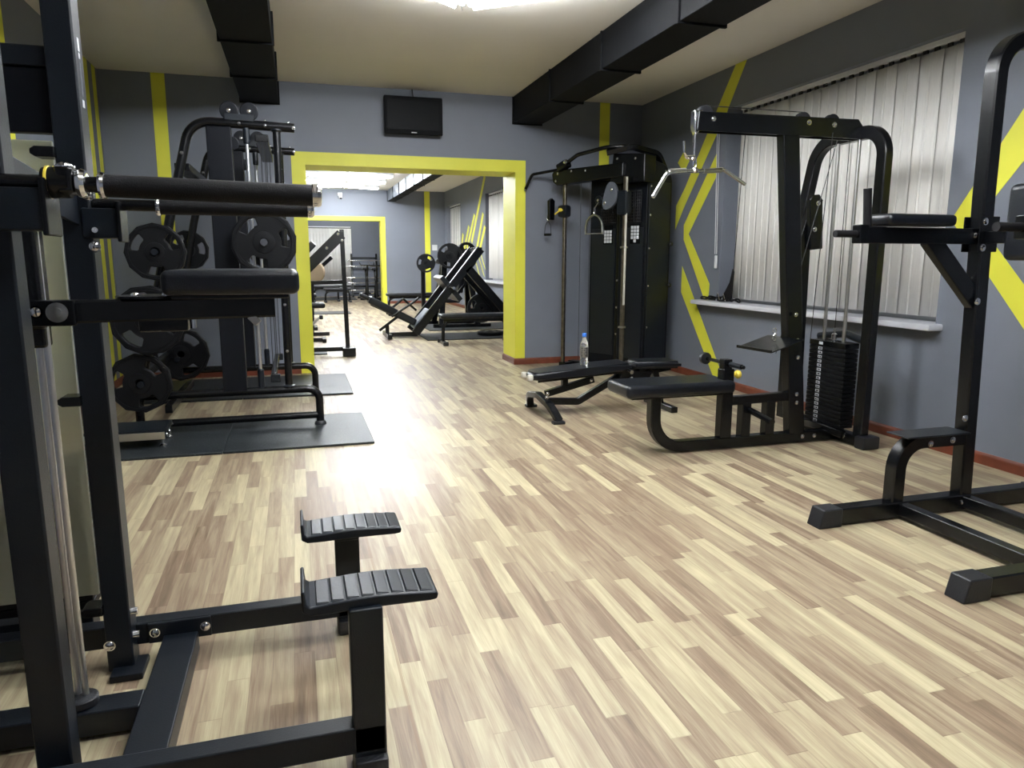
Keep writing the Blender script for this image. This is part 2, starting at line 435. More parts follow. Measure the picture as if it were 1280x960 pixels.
def blind(x, a0, a1, z0, z1, label, axis=0, ang=87, gap=.100, wid=.125, group='vertical blinds at the windows', cord=True):
    """axis 0: runs along y at x; axis 1: runs along x at y=x"""
    mid = (a0 + a1) / 2
    loc = (x, mid, z0) if axis == 0 else (mid, x, z0)
    r = empty('vertical_blind', loc, label, 'blind', group)
    def P(a, o, z): return (x + o, a, z) if axis == 0 else (a, x + o, z)
    p, q = P(a0, -.02, z1 - .025), P(a1, .02, z1 + .012)
    MB().box(min(p[0], q[0]), max(p[0], q[0]), min(p[1], q[1]), max(p[1], q[1]), p[2], q[2]).build('headrail', 'steel' if False else 'white', r, .003)
    n = int((a1 - a0) / gap)
    sl = MB(); first = None
    for i in range(n):
        a = a0 + (i + .5) * (a1 - a0) / n
        th = math.radians(ang + 1.2 * math.sin(i * 1.7))
        dx, dy = math.cos(th) * wid / 2, math.sin(th) * wid / 2
        if first is None:
            o = MB(); segs = 4; vv = []
            for s in range(segs + 1):
                t = -1 + 2 * s / segs; bow = .0015 * (1 - t * t)
                for z in (z0 + .01, z1 - .05):
                    vv.append((t * dx + bow * (1 if axis == 0 else 0), t * dy + bow * (1 if axis else 0), z) if axis == 0 else (t * dy, t * dx + bow, z))
            ff = [(2 * s, 2 * s + 1, 2 * s + 3, 2 * s + 2) for s in range(segs)]
            off = V(P(a, 0, 0))
            o.raw([V(v) + off for v in vv], ff)
            ob = o.build('slat', 'slat', r)
            md = ob.modifiers.new('thick', 'SOLIDIFY'); md.thickness = .0015
            first = ob; a_first = a
            h = MB().box(*[c for c in (off.x - .006, off.x + .006, off.y - .02, off.y + .02)], z1 - .05, z1 - .025).build('carrier', 'cable', r)
        else:
            for src in (ob, h):
                c = src.copy(); COL.objects.link(c); c.parent = r
                c.location = V(P(a, (.0045 if i % 2 else 0) if 80 < ang < 95 else 0, 0)) - V(P(a_first, 0, 0))
    return r
blind(XR + .085, 3.92, 6.42, .885, 2.74, 'wide ivory vertical blind closed across the window behind the cable pulldown machine')
blind(XR + .085, 10.25, 16.1, .83, 2.70, 'ivory vertical blind with half open slats beyond the doorway, above the leg press', ang=108, gap=.150, wid=.127)
blind(XR + .085, 18.8, 20.4, .70, 2.70, 'narrow pale vertical blind near the far corner beyond the doorway', ang=86)

# ------------------------------------------------------------------ room 3 window on the end wall
r = MB(); r.box(-.6, 1.85, D3 - .02, D3 + .001, .42, 2.30); wn = struct('window_4', r, 'glass')
MB().rbox((.62, D3 - .08, .40), (2.6, .16, .05), .01, 2).build('sill', 'sill', wn)
blind(D3 - .10, -.6, 1.83, .46, 2.30, 'ivory vertical blind on the farthest wall, seen through both doorways', axis=1, ang=87)

# ------------------------------------------------------------------ ducts
def duct(name, x0, x1, y0, y1, z0, label, mat_, flange_step, side=None):
    r = empty(name, ((x0 + x1) / 2, (y0 + y1) / 2, z0), label, 'duct')
    n = max(1, round((y1 - y0) / flange_step)); s = (y1 - y0) / n
    for i in range(n):
        MB().box(x0 + .004, x1 - .004, y0 + i * s + .004, y0 + (i + 1) * s - .004, z0 + .003, HC - .0005).build('duct_section', mat_, r, .004)
        if mat_ == 'foil': MB().box(x0 + .002, x1 - .002, y0 + i * s + .013, y0 + (i + 1) * s - .013, z0 - .004, z0 + .003).build('underside', 'duct', r)
        if i: MB().box(x0 - .012, x1 + .012, y0 + i * s - .012, y0 + i * s + .012, z0 - .012, HC - .002).build('flange', 'duct', r, .003)
    MB().box(x0 - .01, x1 + .01, y0 - .02, y0, z0 - .01, HC - .003).build('end_cap', 'duct', r, .003)
    MB().box(x0 - .01, x1 + .01, y1, y1 + .006, z0 - .01, HC - .003).build('end_cap', 'duct', r, .002)
    return r
duct('air_duct', -.47, -.085, -1.8, D1 - .02, 2.905, 'black square ceiling duct running above the guided barbell machine', 'duct', 1.16)
duct('air_duct', 2.51, 2.86, -1.8, D1 - .02, 2.84, 'black square ceiling duct ending above the black cable station', 'duct', 1.22)
duct('air_duct', 2.55, 2.78, D1b + .1, D2 - .02, 2.85, 'foil covered grey duct with black flanges on the ceiling beyond the doorway', 'foil', 1.2)

# ------------------------------------------------------------------ lights: fluorescent battens
def batten(y, label, x0=.33, x1=2.17, bend=0.0, tube='glow'):
    xm = (x0 + x1) / 2
    r = empty('ceiling_light', (xm, y, HC - .09), label, 'ceiling light', 'fluorescent ceiling lights')
    for a, c in ((x0, xm - .03), (x1, xm + .03)):
        pa, pc = V((a, y + bend, 0)), V((c, y, 0)); d = (pc - pa).normalized(); n = V((-d.y, d.x, 0))
        MB().bar(pa + V((0, 0, HC - .025)), pc + V((0, 0, HC - .025)), .16, .048).build('housing', 'white', r, .006)
        for s in (-.04, .04):
            MB().cyl(pa + d * .02 + n * s + V((0, 0, HC - .067)), pc - d * .02 + n * s + V((0, 0, HC - .067)), .016, 10).build('tube', tube, r)
    MB().box(xm - .03, xm + .03, y - .05, y + .05, HC - .03, HC - .002).build('junction_box', 'white', r, .004)
    MB().cyl((xm, y + .09, HC - .07), (xm, y + .09, HC - .002), .004, 6).build('wire', 'cable', r)
    return r
for i, (y, l) in enumerate([(5.40, 'fluorescent ceiling light cut by the top edge, nearest the wall television'), (4.0, 'fluorescent ceiling light above the middle of the room, second from the television'),
                            (2.4, 'fluorescent ceiling light above the foreground, third from the television'), (.9, 'fluorescent ceiling light above the photographer')]):
    batten(y, l, bend=-.7 if y > 5 else -.35)
for y in (10.6, 12.1, 13.6, 15.0):
    batten(y, bend=.35, tube='glow2', label='fluorescent ceiling light just beyond the doorway lintel')
batten(16.4, 'white fluorescent ceiling light beyond the doorway, nearest and largest of three in view', bend=.35, tube='glow2')
batten(17.75, 'white fluorescent ceiling light beyond the doorway, middle of three in view', bend=.35, tube='glow2')
batten(19.3, 'white fluorescent ceiling light beyond the doorway, closest to the ceiling camera', bend=.35, tube='glow2')
batten(23.2, 'fluorescent ceiling light in the farthest room')

# ------------------------------------------------------------------ television
t = empty('television', (1.33, D1 - .1, 2.64), 'black flat television hung high above the yellow doorway', 'television')
MB().rbox((1.33, D1 - .13, 2.84), (.645, .05, .40), .012, 2).build('bezel', 'duct', t)
MB().box(1.035, 1.625, D1 - .158, D1 - .1545, 2.69, 3.01).build('screen', 'screen', t)
MB().box(1.30, 1.36, D1 - .157, D1 - .154, 2.655, 2.665).build('logo_badge', 'mark', t)
m = MB(); m.box(1.25, 1.41, D1 - .105, D1, 2.75, 2.95); m.build('wall_bracket', 'black2', t)
MB().tube([(1.33, D1 - .12, 3.04), (1.33, D1 - .06, HC - .01)], .007, 8).build('cable', 'cable', t)

# ------------------------------------------------------------------ rubber mats
def mat_tile(x0, x1, y0, y1, label, group=None, h=.016):
    o = MB().rbox(((x0 + x1) / 2, (y0 + y1) / 2, h / 2), (x1 - x0, y1 - y0, h), .003, 1).build('rubber_mat', 'mat')
    tag(o, label, 'mat', group); return o
mat_tile(-.525, .478, 5.02, 6.05, 'flecked black rubber mat under the nearer front foot of the guided barbell machine')
mat_tile(-1.53, -.528, 5.02, 6.05, 'flecked black rubber mat carrying the low step platform, against the left weight plates')
mat_tile(-.525, .478, 6.98, 8.20, 'black rubber mat by the yellow door jamb under the guided barbell machine')
mat_tile(-1.53, -.528, 6.98, 8.20, 'black rubber mat behind the stored weight plates, along the grey partition')

# ------------------------------------------------------------------ weight plates
def circle(r, n, cx=0, cy=0, ph=0): return [(cx + r * math.cos(ph + 2 * PI * i / n), cy + r * math.sin(ph + 2 * PI * i / n)) for i in range(n)]
def grip(r0, r1, mid, half, n=10):
    """rounded kidney-shaped hand hole"""
    out = []
    for i in range(n + 1): a = mid - half + 2 * half * i / n; out.append((r1 * math.cos(a), r1 * math.sin(a)))
    for i in range(n + 1): a = mid + half - 2 * half * i / n; out.append((r0 * math.cos(a), r0 * math.sin(a)))
    # soften the corners
    res = []
    k = len(out)
    for i in range(k):
        p0, p1, p2 = out[i - 1], out[i], out[(i + 1) % k]
        res.append(((p0[0] + 6 * p1[0] + p2[0]) / 8, (p0[1] + 6 * p1[1] + p2[1]) / 8))
    return res
def weight_plate(c, axis, R, label, th=.05, rot=0.4, facets=12, group='rubber weight plates with hand grips', hole=.026, cat='weight plate'):
    """c: centre; axis: unit direction of its bore"""
    root = empty('weight_plate', c, label, cat, group)
    ax = V(axis).normalized(); u = V((0, 0, 1)).cross(ax)
    if u.length < .01: u = V((1, 0, 0))
    u.normalize(); v = ax.cross(u)
    T = Matrix.Translation(V(c)) @ Matrix((u, v, ax)).transposed().to_4x4()
    rim = circle(R, facets, ph=rot)
    holes = [grip(R * .52, R * .80, rot + k * 2 * PI / 3, .42) for k in range(3)]
    shape_from_curve('disc', [rim, circle(hole, 16)] + holes, th, .006, 'plate', root, T)
    for s in (-1, 1):
        MB().lathe(V(c) + ax * s * (th / 2 - .003), ax * s, [(R * .34, 0), (R * .33, .009), (R * .22, .011), (hole + .008, .011), (hole + .008, .0)], 24).build('hub', 'plate', root)
    for s in (-1, 1):
        MB().lathe(V(c) + ax * s * (th / 2 - .004), ax * s, [(R * .835, 0), (R * .85, .009), (R * .93, .009), (R * .945, 0), (R * .835, 0)], 40, cap=False).build('rim', 'plate', root)
    return root

# ------------------------------------------------------------------ guided barbell (smith) machine
NY, FY = 5.70, 6.95
S = empty('smith_machine', (-.4, 6.3, 0), 'black tubular guided barbell machine with chrome rods, beside the yellow doorway', 'gym machine')
for yy in (NY, FY):
    o = MB(); o.tube([(-1.16, yy, .30), (-.05, yy, .30), (.13, yy, .30), (.13, yy, .012)], .030, fil=.20, fs=8); o.build('floor_skid', 'black', S)
    o = MB(); o.tube([(-1.14, yy, .09), (.125, yy, .09)], .027); o.build('lower_rail', 'black', S)
    o = MB(); o.lathe((.13, yy, .014), (0, 0, 1), [(.045, 0), (.045, .012), (.036, .026), (.032, .03)], 18); o.build('rubber_foot', 'rubber', S)
    o = MB(); o.tube([(.04, yy, 2.225), (-.66, yy, 2.245), (-.83, yy, 1.60), (-1.14, yy, .26)], .032, fil=.17, fs=8); o.build('upper_frame', 'black', S)
    o = MB(); o.tube([(-1.14, yy, .26), (-1.14, yy, .03)], .030); o.build('back_leg', 'black', S)
    o = MB(); o.lathe((-1.14, yy, .017), (0, 0, 1), [(.045, 0), (.045, .02), (.034, .03)], 16); o.build('rubber_foot', 'rubber', S)
    o = MB(); o.tube([(-.09, yy, .31), (-.085, yy, 2.21)], .028); o.build('front_post', 'black', S)
    o = MB(); o.lathe((-.09, yy, .325), (0, 0, 1), [(.045, 0), (.045, .01), (.03, .015)], 16); o.lathe((-.086, yy, 2.19), (0, 0, 1), [(.03, 0), (.042, .01), (.042, .02)], 16); o.build('post_flange', 'black2', S)
    o = MB(); o.cyl((-.29, yy, .34), (-.292, yy, 2.16), .0125, 14); o.build('guide_rod', 'satin', S)
    o = MB(); o.lathe((-.29, yy, .32), (0, 0, 1), [(.024, 0), (.024, .14), (.016, .15)], 16); o.build('rod_stop', 'black2', S); o = MB(); o.lathe((-.292, yy, 2.10), (0, 0, 1), [(.02, 0), (.024, .01), (.024, .11)], 16); o.build('rod_stop', 'black2', S)
    o = MB(); o.rbox((-.475, yy + (.005 if yy == NY else 0), 1.26), (.168, .075, 1.90), .008, 2); o.build('channel_cover', 'shroud', S)
    bolts(S, [(.0, yy, 2.26), (-.16, yy, 2.265)], (0, 0, 1), .009)
    bolts(S, [(-.16, yy - .031, 2.23), (-.335, yy - .031, 2.235), (-.775, yy - .031, 1.80), (-.725, yy - .031, 2.02), (-.088, yy - .027, 1.80), (-.09, yy - .027, .60), (-.09, yy - .027, .95), (.035, yy - .031, 2.222), (-1.08, yy - .027, .09), (-.93, yy - .027, .09)], (0, -1, 0), .009)
for (x, z, w_, h_, nm) in ((-.735, 1.93, .10, .05, 'cross_beam'), (-.19, 2.15, .09, .05, 'cross_beam'), (-.95, .19, .05, .06, 'cross_beam'), (-.20, .40, .04, .05, 'cross_beam'), (-1.08, .47, .05, .06, 'cross_beam')):
    o = MB(); o.bar((x, NY + .02, z), (x, FY - .02, z), w_, h_); o.build(nm, 'black', S, .004)
for yy in (NY, FY):
    for x in (-.40, -.265):
        o = MB(); o.lathe((x, yy - .018, 2.322), (0, 1, 0), [(.055, 0), (.062, .004), (.050, .012), (.050, .024), (.062, .032), (.055, .036)], 26); o.build('pulley', 'shroud', S)
        bolts(S, [(x, yy - .02, 2.322)], (0, -1, 0), .012)
    o = MB(); o.box(-.43, -.235, yy - .022, yy - .019, 2.24, 2.30); o.box(-.43, -.235, yy + .019, yy + .022, 2.24, 2.30); o.build('pulley_bracket', 'black2', S, .002)
    o = MB(); o.lathe((-.39, yy - .014, 2.10), (0, 1, 0), [(.04, 0), (.046, .004), (.038, .012), (.046, .026), (.04, .03)], 22); o.build('pulley', 'shroud', S)
    for x in (-.20, -.175):
        o = MB(); o.cyl((x, yy + .02, .42), (x, yy + .02, 2.13), .003, 6); o.build('cable', 'cable', S)
    o = MB(); o.box(-.22, -.15, yy, yy + .04, .36, .42); o.build('cable_anchor', 'black2', S, .004)
# storage pegs
pegs = [(-.93, 1.335, NY, -1, .16), (-1.005, .865, NY, -1, .20), (-1.09, .41, NY, -1, .16), (-.92, 1.36, FY, 1, .16), (-1.01, .84, FY, 1, .16), (-1.03, .42, FY, -1, .16)]
for x, z, yy, s, l in pegs:
    o = MB(); o.cyl((x, yy, z), (x, yy + s * l, z), .022, 14); o.lathe((x, yy + s * .028, z), (0, s, 0), [(.036, 0), (.036, .012)], 16); o.build('storage_peg', 'black2', S)
weight_plate((-.93, NY - .10, 1.335), (0, 1, 0), .20, 'black weight plate on the topmost storage peg, facing the camera', rot=.5)
weight_plate((-1.005, NY - .16, .865), (0, 1, 0), .245, 'large black weight plate stored at mid height, partly behind the padded kneeling rest', rot=1.2)
weight_plate((-1.10, NY - .10, .415), (0, 1, 0), .215, 'black weight plate on the lowest storage peg, just above the step platform', rot=.2, facets=10)
weight_plate((-.90, FY + .06, 1.36), (0, 1, 0), .175, 'small black weight plate behind the topmost one, with a grip hole showing wall', rot=.9)
weight_plate((-1.0, FY - .10, .46), (0, 1, 0), .235, 'black weight plate on a rear low peg, in front of the yellow stripe base', rot=.1)
# barbell
B_ = empty('barbell', (-.205, 6.3, 1.405), 'steel barbell carried across the guided barbell machine', 'barbell')
o = MB(); o.cyl((-.205, 5.48, 1.405), (-.205, 7.18, 1.405), .0145, 16); o.build('bar', 'steel', B_)
for a, b in ((5.44, 5.66), (6.99, 7.22)):
    o = MB(); o.cyl((-.205, a, 1.405), (-.205, b, 1.405), .025, 18); o.build('sleeve', 'chrome', B_)
for yy in (NY + .02, FY - .02):
    o = MB(); o.rbox((-.25, yy, 1.405), (.13, .05, .12), .01, 2); o.build('slide_bearing', 'black2', B_)
weight_plate((-.205, 5.50, 1.405), (0, 1, 0), .226, 'black weight plate on the near end of the barbell, chrome hub showing', rot=.85, facets=12)
weight_plate((-.205, 7.16, 1.405), (0, 1, 0), .226, 'black weight plate on the far end of the barbell, hidden behind the near one', rot=.3)
# step platform
P_ = empty('step_platform', (-1.1, 5.4, 0), 'low black step platform with a brushed metal front edge on the rubber mat', 'platform')
o = MB(); o.rbox((-1.16, 5.42, .125), (.50, .32, .035), .006, 2); o.build('deck', 'black2', P_)
o = MB(); o.box(-1.41, -.91, 5.250, 5.262, .075, .125); o.build('front_edge', 'steel', P_, .002)
for x, y in ((-1.36, 5.29), (-.93, 5.29), (-1.36, 5.55), (-.93, 5.55)):
    o = MB(); o.lathe((x, y, .016), (0, 0, 1), [(.022, 0), (.024, .012), (.010, .02), (.010, .092)], 14); o.build('foot', 'chrome', P_)
bolts(P_, [(-.905, 5.30, .10), (-.905, 5.40, .10)], (1, 0, 0), .01)

# ------------------------------------------------------------------ lat pulldown / low row
LY = 4.22
A = empty('cable_pulldown_machine', (3.1, LY, 0), 'black cable pulldown machine with numbered weight stack in front of the wide blind', 'gym machine')
o = MB(); o.rtube([(2.24, LY, .40), (2.24, LY, .045), (3.76, LY, .045)], .075, .075, (0, 1, 0), fil=.20, fs=9); o.build('base_beam', 'black', A)
o = MB(); o.bar((3.72, 3.93, .045), (3.72, 4.68, .045), .08, .07); o.build('rear_foot_bar', 'black', A, .005)
for yy in (3.93, 4.68):
    o = MB(); o.rbox((3.73, yy, .045), (.14, .09, .09), .012, 2); o.build('rubber_foot', 'rubber', A)
# leaning main upright
o = MB(); o.bar((3.355, LY, .07), (3.145, LY, 2.12), .075, .125, up=(1, 0, 0)); o.build('main_upright', 'black', A, .006)
# top beam: two side plates and a tapered nose
for s in (-1, 1):
    o = MB(); o.prism((0, LY + s * .038, 0), (1, 0, 0), (0, 0, 1), [(2.45, 2.085), (2.46, 2.20), (3.66, 2.215), (3.74, 2.13), (3.74, 2.09), (3.60, 2.09)], -.006, .006); o.build('top_beam_plate', 'black', A, .002)
o = MB(); o.box(2.60, 3.60, LY - .030, LY + .030, 2.10, 2.19); o.build('top_beam_core', 'black', A, .004)
o = MB(); o.prism((0, LY, 0), (1, 0, 0), (0, 0, 1), [(2.435, 2.21), (2.435, 2.11), (2.455, 2.06), (2.47, 2.08), (2.50, 2.12), (2.50, 2.215)], -.024, .024); o.build('nose_bracket', 'chrome', A, .006)
for x in (2.52, 3.25, 3.48):
    o = MB(); o.lathe((x, LY - .02, 2.19), (0, 1, 0), [(.048, 0), (.055, .004), (.045, .014), (.045, .026), (.055, .036), (.048, .04)], 24); o.build('pulley', 'rubber', A)
bolts(A, [(2.56, LY - .045, 2.16), (3.27, LY - .045, 2.175), (3.47, LY - .045, 2.17)], (0, -1, 0), .014)
# hook
o = MB(); o.tube([(2.45, LY - .015, 2.07), (2.45, LY - .015, 1.93), (2.455, LY, 1.90), (2.46, LY + .015, 1.93), (2.46, LY + .015, 2.07)], .007, 8, .02); o.tube([(2.45, LY - .02, 1.935), (2.40, LY - .02, 1.93), (2.375, LY - .02, 1.955), (2.37, LY - .02, 2.02)], .007, 8, .02); o.build('hook', 'chrome', A)
o = MB(); o.tube([(2.47, LY + .02, 1.92), (2.42, LY + .03, 1.925), (2.405, LY + .03, 1.96), (2.40, LY + .03, 2.03)], .007, 8, .02); o.build('hook', 'chrome', A)
# arch over the stack
o = MB(); o.rtube([(3.72, 3.985, .08), (3.72, 3.985, 2.13), (3.72, 4.625, 2.13), (3.60, 4.67, 1.30), (3.60, 4.67, .08)], .065, .085, (1, 0, 0), fil=.17, fs=9); o.build('arch_frame', 'black', A)
bolts(A, [(3.685, 4.29, 2.11)], (-1, 0, 0), .014)
for dy in (-.095, .105):
    o = MB(); o.cyl((3.70, 4.29 + dy, .30), (3.70, 4.29 + dy, 2.09), .0125, 14); o.build('guide_rod', 'steel', A)
o = MB(); o.cyl((3.70, 4.29, .70), (3.70, 4.29, 2.09), .003, 6); o.build('cable', 'cable', A)
o = MB(); o.cyl((3.58, LY + .045, 2.10), (3.20, LY + .05, .64), .003, 6); o.build('cable', 'cable', A)
o = MB(); o.cyl((3.46, LY - .045, 2.12), (3.40, LY - .048, .75), .003, 6); o.build('cable', 'cable', A)
o = MB(); o.cyl((2.52, LY, 2.245), (3.25, LY, 2.245), .003, 6); o.build('cable', 'cable', A)
# adjustable leaning strut beside upright
o = MB(); o.rtube([(3.60, 4.46, 1.72), (3.50, 4.44, 1.45), (3.52, 4.44, .10)], .05, .085, (0, 1, 0), fil=.2); o.build('stack_strut', 'black', A)
o = MB(); o.prism((3.55, 4.40, 1.55), (1, 0, .1), (-.1, 0, 1), [(-.05, -.19), (.05, -.19), (.055, .15), (.03, .19), (-.03, .19), (-.055, .15)], -.02, .02); o.build('pulley_arm', 'black', A, .006)
bolts(A, [(3.55, 4.375, 1.68), (3.535, 4.375, 1.50)], (0, -1, 0), .014)
# weight stack
n = 18
for i in range(n):
    z = .105 + i * .0315
    o = MB(); o.rbox((3.70, 4.29, z + .014), (.115, .37, .0285), .004, 1)
    pl = o.build('stack_weight', 'plate', A)
    o = MB(); o.box(3.6405, 3.6425, 4.335, 4.375, z + .004, z + .024); lb = o.build('number_label', 'mark', pl)
    o = MB(); o.box(3.6395, 3.6405, 4.343, 4.353, z + .008, z + .020); o.box(3.6395, 3.6405, 4.358, 4.366, z + .008, z + .020); o.build('number_label', 'black', pl)
o = MB(); o.rbox((3.70, 4.29, .105 + n * .0315 + .02), (.12, .37, .04), .006, 2); o.build('stack_head', 'black', A)
o = MB(); o.box(3.6395, 3.641, 4.33, 4.37, .105 + n * .0315 + .01, .105 + n * .0315 + .03); o.build('number_label', 'mark', A)
o = MB(); o.lathe((3.70, 4.29, .71), (0, 0, 1), [(.02, 0), (.02, .05), (.008, .06), (.008, .09)], 14); o.build('stack_pin_rod', 'chrome', A)
o = MB(); o.rtube([(3.66, 4.08, .07), (3.60, 4.29, .10), (3.66, 4.50, .07)], .05, .05, (0, 0, 1), fil=.2); o.build('stack_base', 'black', A)
o = MB(); o.tube([(3.78, 4.04, .72), (3.80, 4.29, .76), (3.78, 4.54, .72)], .028, 10, .1); o.build('stack_guard', 'black2', A)
# seat
o = MB(); o.rbox((2.40, 4.29, .445), (.80, .34, .085), .03, 4); o.build('seat_pad', 'leather', A)
o = MB(); o.box(2.06, 2.74, 4.18, 4.40, .385, .403); o.build('seat_plate', 'black', A, .004)
o = MB(); o.bar((2.775, LY, .08), (2.775, LY, .56), .075, .085, up=(1, 0, 0)); o.build('seat_post', 'black', A, .006)
o = MB(); o.bar((2.77, LY, .52), (2.77, LY, .625), .06, .065, up=(1, 0, 0)); o.build('thigh_post', 'black', A, .005)
o = MB(); o.bar((2.81, LY, .335), (3.33, LY, .345), .06, .06); o.build('mid_beam', 'black', A, .005)
for x in (2.935, 3.13):
    o = MB(); o.bar((x, LY, .08), (x, LY, .32), .07, .07, up=(1, 0, 0)); o.build('brace_post', 'black', A, .005)
o = MB(); o.cyl((2.775, 4.02, .595), (2.775, 4.46, .595), .0125, 14)
o.build('roller_axle', 'black', A)
o = MB(); o.lathe((2.775, 4.47, .595), (0, 1, 0), [(.034, 0), (.042, .004), (.042, .03), (.034, .034)], 24); o.build('roller_end', 'rubber', A)
o = MB(); o.cyl((2.775, 4.045, .595), (2.775, 4.17, .595), .017, 14); o.build('roller_grip', 'black2', A)
o = MB(); o.lathe((2.815, LY, .515), (1, 0, 0), [(.010, 0), (.010, .03), (.022, .035), (.030, .05), (.026, .066), (.010, .074)], 18); o.build('adjustment_knob', 'yellowp', A)
o = MB(); o.cyl((2.96, LY - .28, .235), (2.96, LY + .05, .275), .022, 14); o.build('foot_peg', 'black', A)
o = MB(); fp = [V((2.99, 4.42, .672)), V((2.99, 4.03, .680)), V((3.24, 4.03, .755)), V((3.24, 4.42, .748))]; nn = V((-.29, 0, .957)) * .008
o.raw(fp + [p + nn for p in fp], [(0, 1, 2, 3), (7, 6, 5, 4), (0, 4, 5, 1), (1, 5, 6, 2), (2, 6, 7, 3), (3, 7, 4, 0)]); o.build('foot_plate', 'black', A, .002)
o = MB(); o.bar((2.985, 4.42, .682), (2.985, 4.03, .690), .012, .02); o.build('foot_plate_lip', 'black', A, .002)
o = MB(); o.bar((3.25, LY, .74), (3.29, LY, .66), .04, .05); o.build('foot_plate_bracket', 'black', A, .004)
for k in range(3):
    o = MB(); c = V((3.12, LY - .03, .755 + k * .028)); pts = [c + V((.014 * math.cos(t), .014 * math.sin(t) * (k % 2), .016 * math.sin(t) if k % 2 == 0 else .016 * math.cos(t) * .3)) for t in [2 * PI * i / 12 for i in range(12)]]
    o.tube(pts, .0035, 6, closed=True); o.build('carabiner', 'chrome', A)
bolts(A, [(3.40, LY - .04, .05), (3.50, LY - .04, .05), (3.315, LY - .042, .62), (3.30, LY - .042, .74), (3.255, LY - .065, .92), (3.33, LY - .042, .30), (3.325, LY - .042, .36)], (0, -1, 0), .012)
bolts(A, [(3.675, 4.10, .06)], (-1, 0, 0), .02)
# lat bar hanging from the hook
Lb = empty('lat_bar', (2.46, LY, 1.87), 'chrome wide pulldown bar with angled ends hanging from the top beam', 'pulldown bar')
def LB(t, z): # slightly turned bar
    return V((2.47 + t * .86, LY + t * .18, 1.845 + z + t * .05))
o = MB(); o.tube([LB(-.38, -.155), LB(-.26, -.01), LB(-.05, 0), LB(.05, 0), LB(.27, .012), LB(.50, -.085)], .0125, 14, .05); o.build('bar', 'chrome', Lb)
for a, b in ((-.24, -.09), (.08, .25)):
    o = MB(); o.tube([LB(a, .0), LB(b, .004)], .0155, 14); o.build('grip_sleeve', 'steel', Lb)
o = MB(); o.lathe(LB(0, .0) - V((0, 0, .012)), (0, 0, 1), [(.02, 0), (.026, .012), (.018, .03), (.008, .036)], 16); o.build('swivel', 'chrome', Lb)
for k, (z0, z1) in enumerate(((1.868, 1.92),)):
    o = MB(); pts = [V((2.465 + .011 * math.cos(t), LY, 1.895 + .034 * math.sin(t))) for t in [2 * PI * i / 16 for i in range(16)]]
    o.tube(pts, .0045, 8, closed=True); o.build('carabiner', 'chrome', Lb)

# ------------------------------------------------------------------ power tower (vertical knee raise)
T_ = empty('power_tower', (3.0, 2.4, 0), 'black knee raise and pull up tower with padded arm rests, cut by the right edge', 'gym machine')
for yy in (2.80, 2.0):
    o = MB(); o.bar((2.42, yy, .05), (3.85, yy, .05), .08, .08); o.build('floor_rail', 'black', T_, .006)
    for x in (2.42, 3.85):
        s = 1 if x < 3 else -1
        o = MB(); o.prism((0, yy, 0), (1, 0, 0), (0, 0, 1), [(x - s * .045, 0), (x - s * .02, .094), (x + s * .09, .094), (x + s * .09, .0)], -.046, .046); o.build('rubber_foot', 'rubber', T_, .006)
    o = MB(); o.rtube([(3.29, yy, .09), (3.225, yy, 1.60), (3.215, yy, 2.30), (3.55, yy, 2.34)], .075, .075, (0, 1, 0), fil=.16, fs=8); o.build('upright', 'black', T_)
    o = MB(); o.rtube([(2.85, yy, .09), (2.85, yy, .395), (3.25, yy, .395)], .07, .075, (0, 1, 0), fil=.14, fs=8); o.build('step_support', 'black', T_)
    o = MB(); o.bar((2.52, yy, 1.405), (3.20, yy, 1.405), .05, .075); o.build('arm_beam', 'black', T_, .004)
    o = MB(); o.bar((2.915, yy, 1.395), (3.235, yy, 1.085), .044, .085, up=(1, 0, 1)); o.build('arm_brace', 'black', T_, .004)
    o = MB(); o.rbox((2.80, yy, 1.475), (.40, .16, .055), .022, 3); o.build('arm_pad', 'leather', T_)
    o = MB(); o.cyl((2.375, yy, 1.41), (2.49, yy, 1.41), .0165, 16); o.build('front_grip', 'foam', T_)
    o = MB(); o.rbox((2.515, yy, 1.41), (.05, .055, .085), .006, 2); o.build('grip_block', 'black', T_)
    o = MB(); o.cyl((2.55, yy, 1.44), (2.535, yy, 1.615), .0185, 16); o.build('upright_grip', 'foam', T_)
    o = MB(); o.box(3.17, 3.29, yy - .047, yy - .040, 1.33, 1.50); o.box(3.17, 3.29, yy + .040, yy + .047, 1.33, 1.50); o.build('clamp_plate', 'black', T_, .003)
    bolts(T_, [(3.20, yy - .048, 1.475), (3.17, yy - .030, 1.41), (3.20, yy - .048, 1.35), (3.215, yy - .04, 1.09), (3.16, yy - .036, .39), (3.02, yy - .036, .38), (3.22, yy - .04, .50), (2.87, yy - .042, .05), (3.27, yy - .042, .05)], (0, -1, 0), .014)
    st = MB(); st.box(2.81, 3.20, yy - .10, yy + .04, .434, .442); st.build('step_plate', 'black2', T_, .002)
for x in (2.88, 3.29):
    o = MB(); o.bar((x, 2.76, .055), (x, 2.04, .055), .06, .06); o.build('cross_bar', 'black', T_, .005)
o = MB(); o.bar((3.235, 2.76, 1.40), (3.235, 2.04, 1.40), .06, .06); o.build('cross_bar', 'black', T_, .004)
o = MB(); o.rbox((3.14, 2.42, 1.46), (.07, .32, .34), .03, 4); o.build('back_pad', 'leather', T_)
o = MB(); o.tube([(3.50, 2.84, 2.34), (3.50, 1.96, 2.34)], .017, 14); o.build('pull_up_bar', 'black', T_)

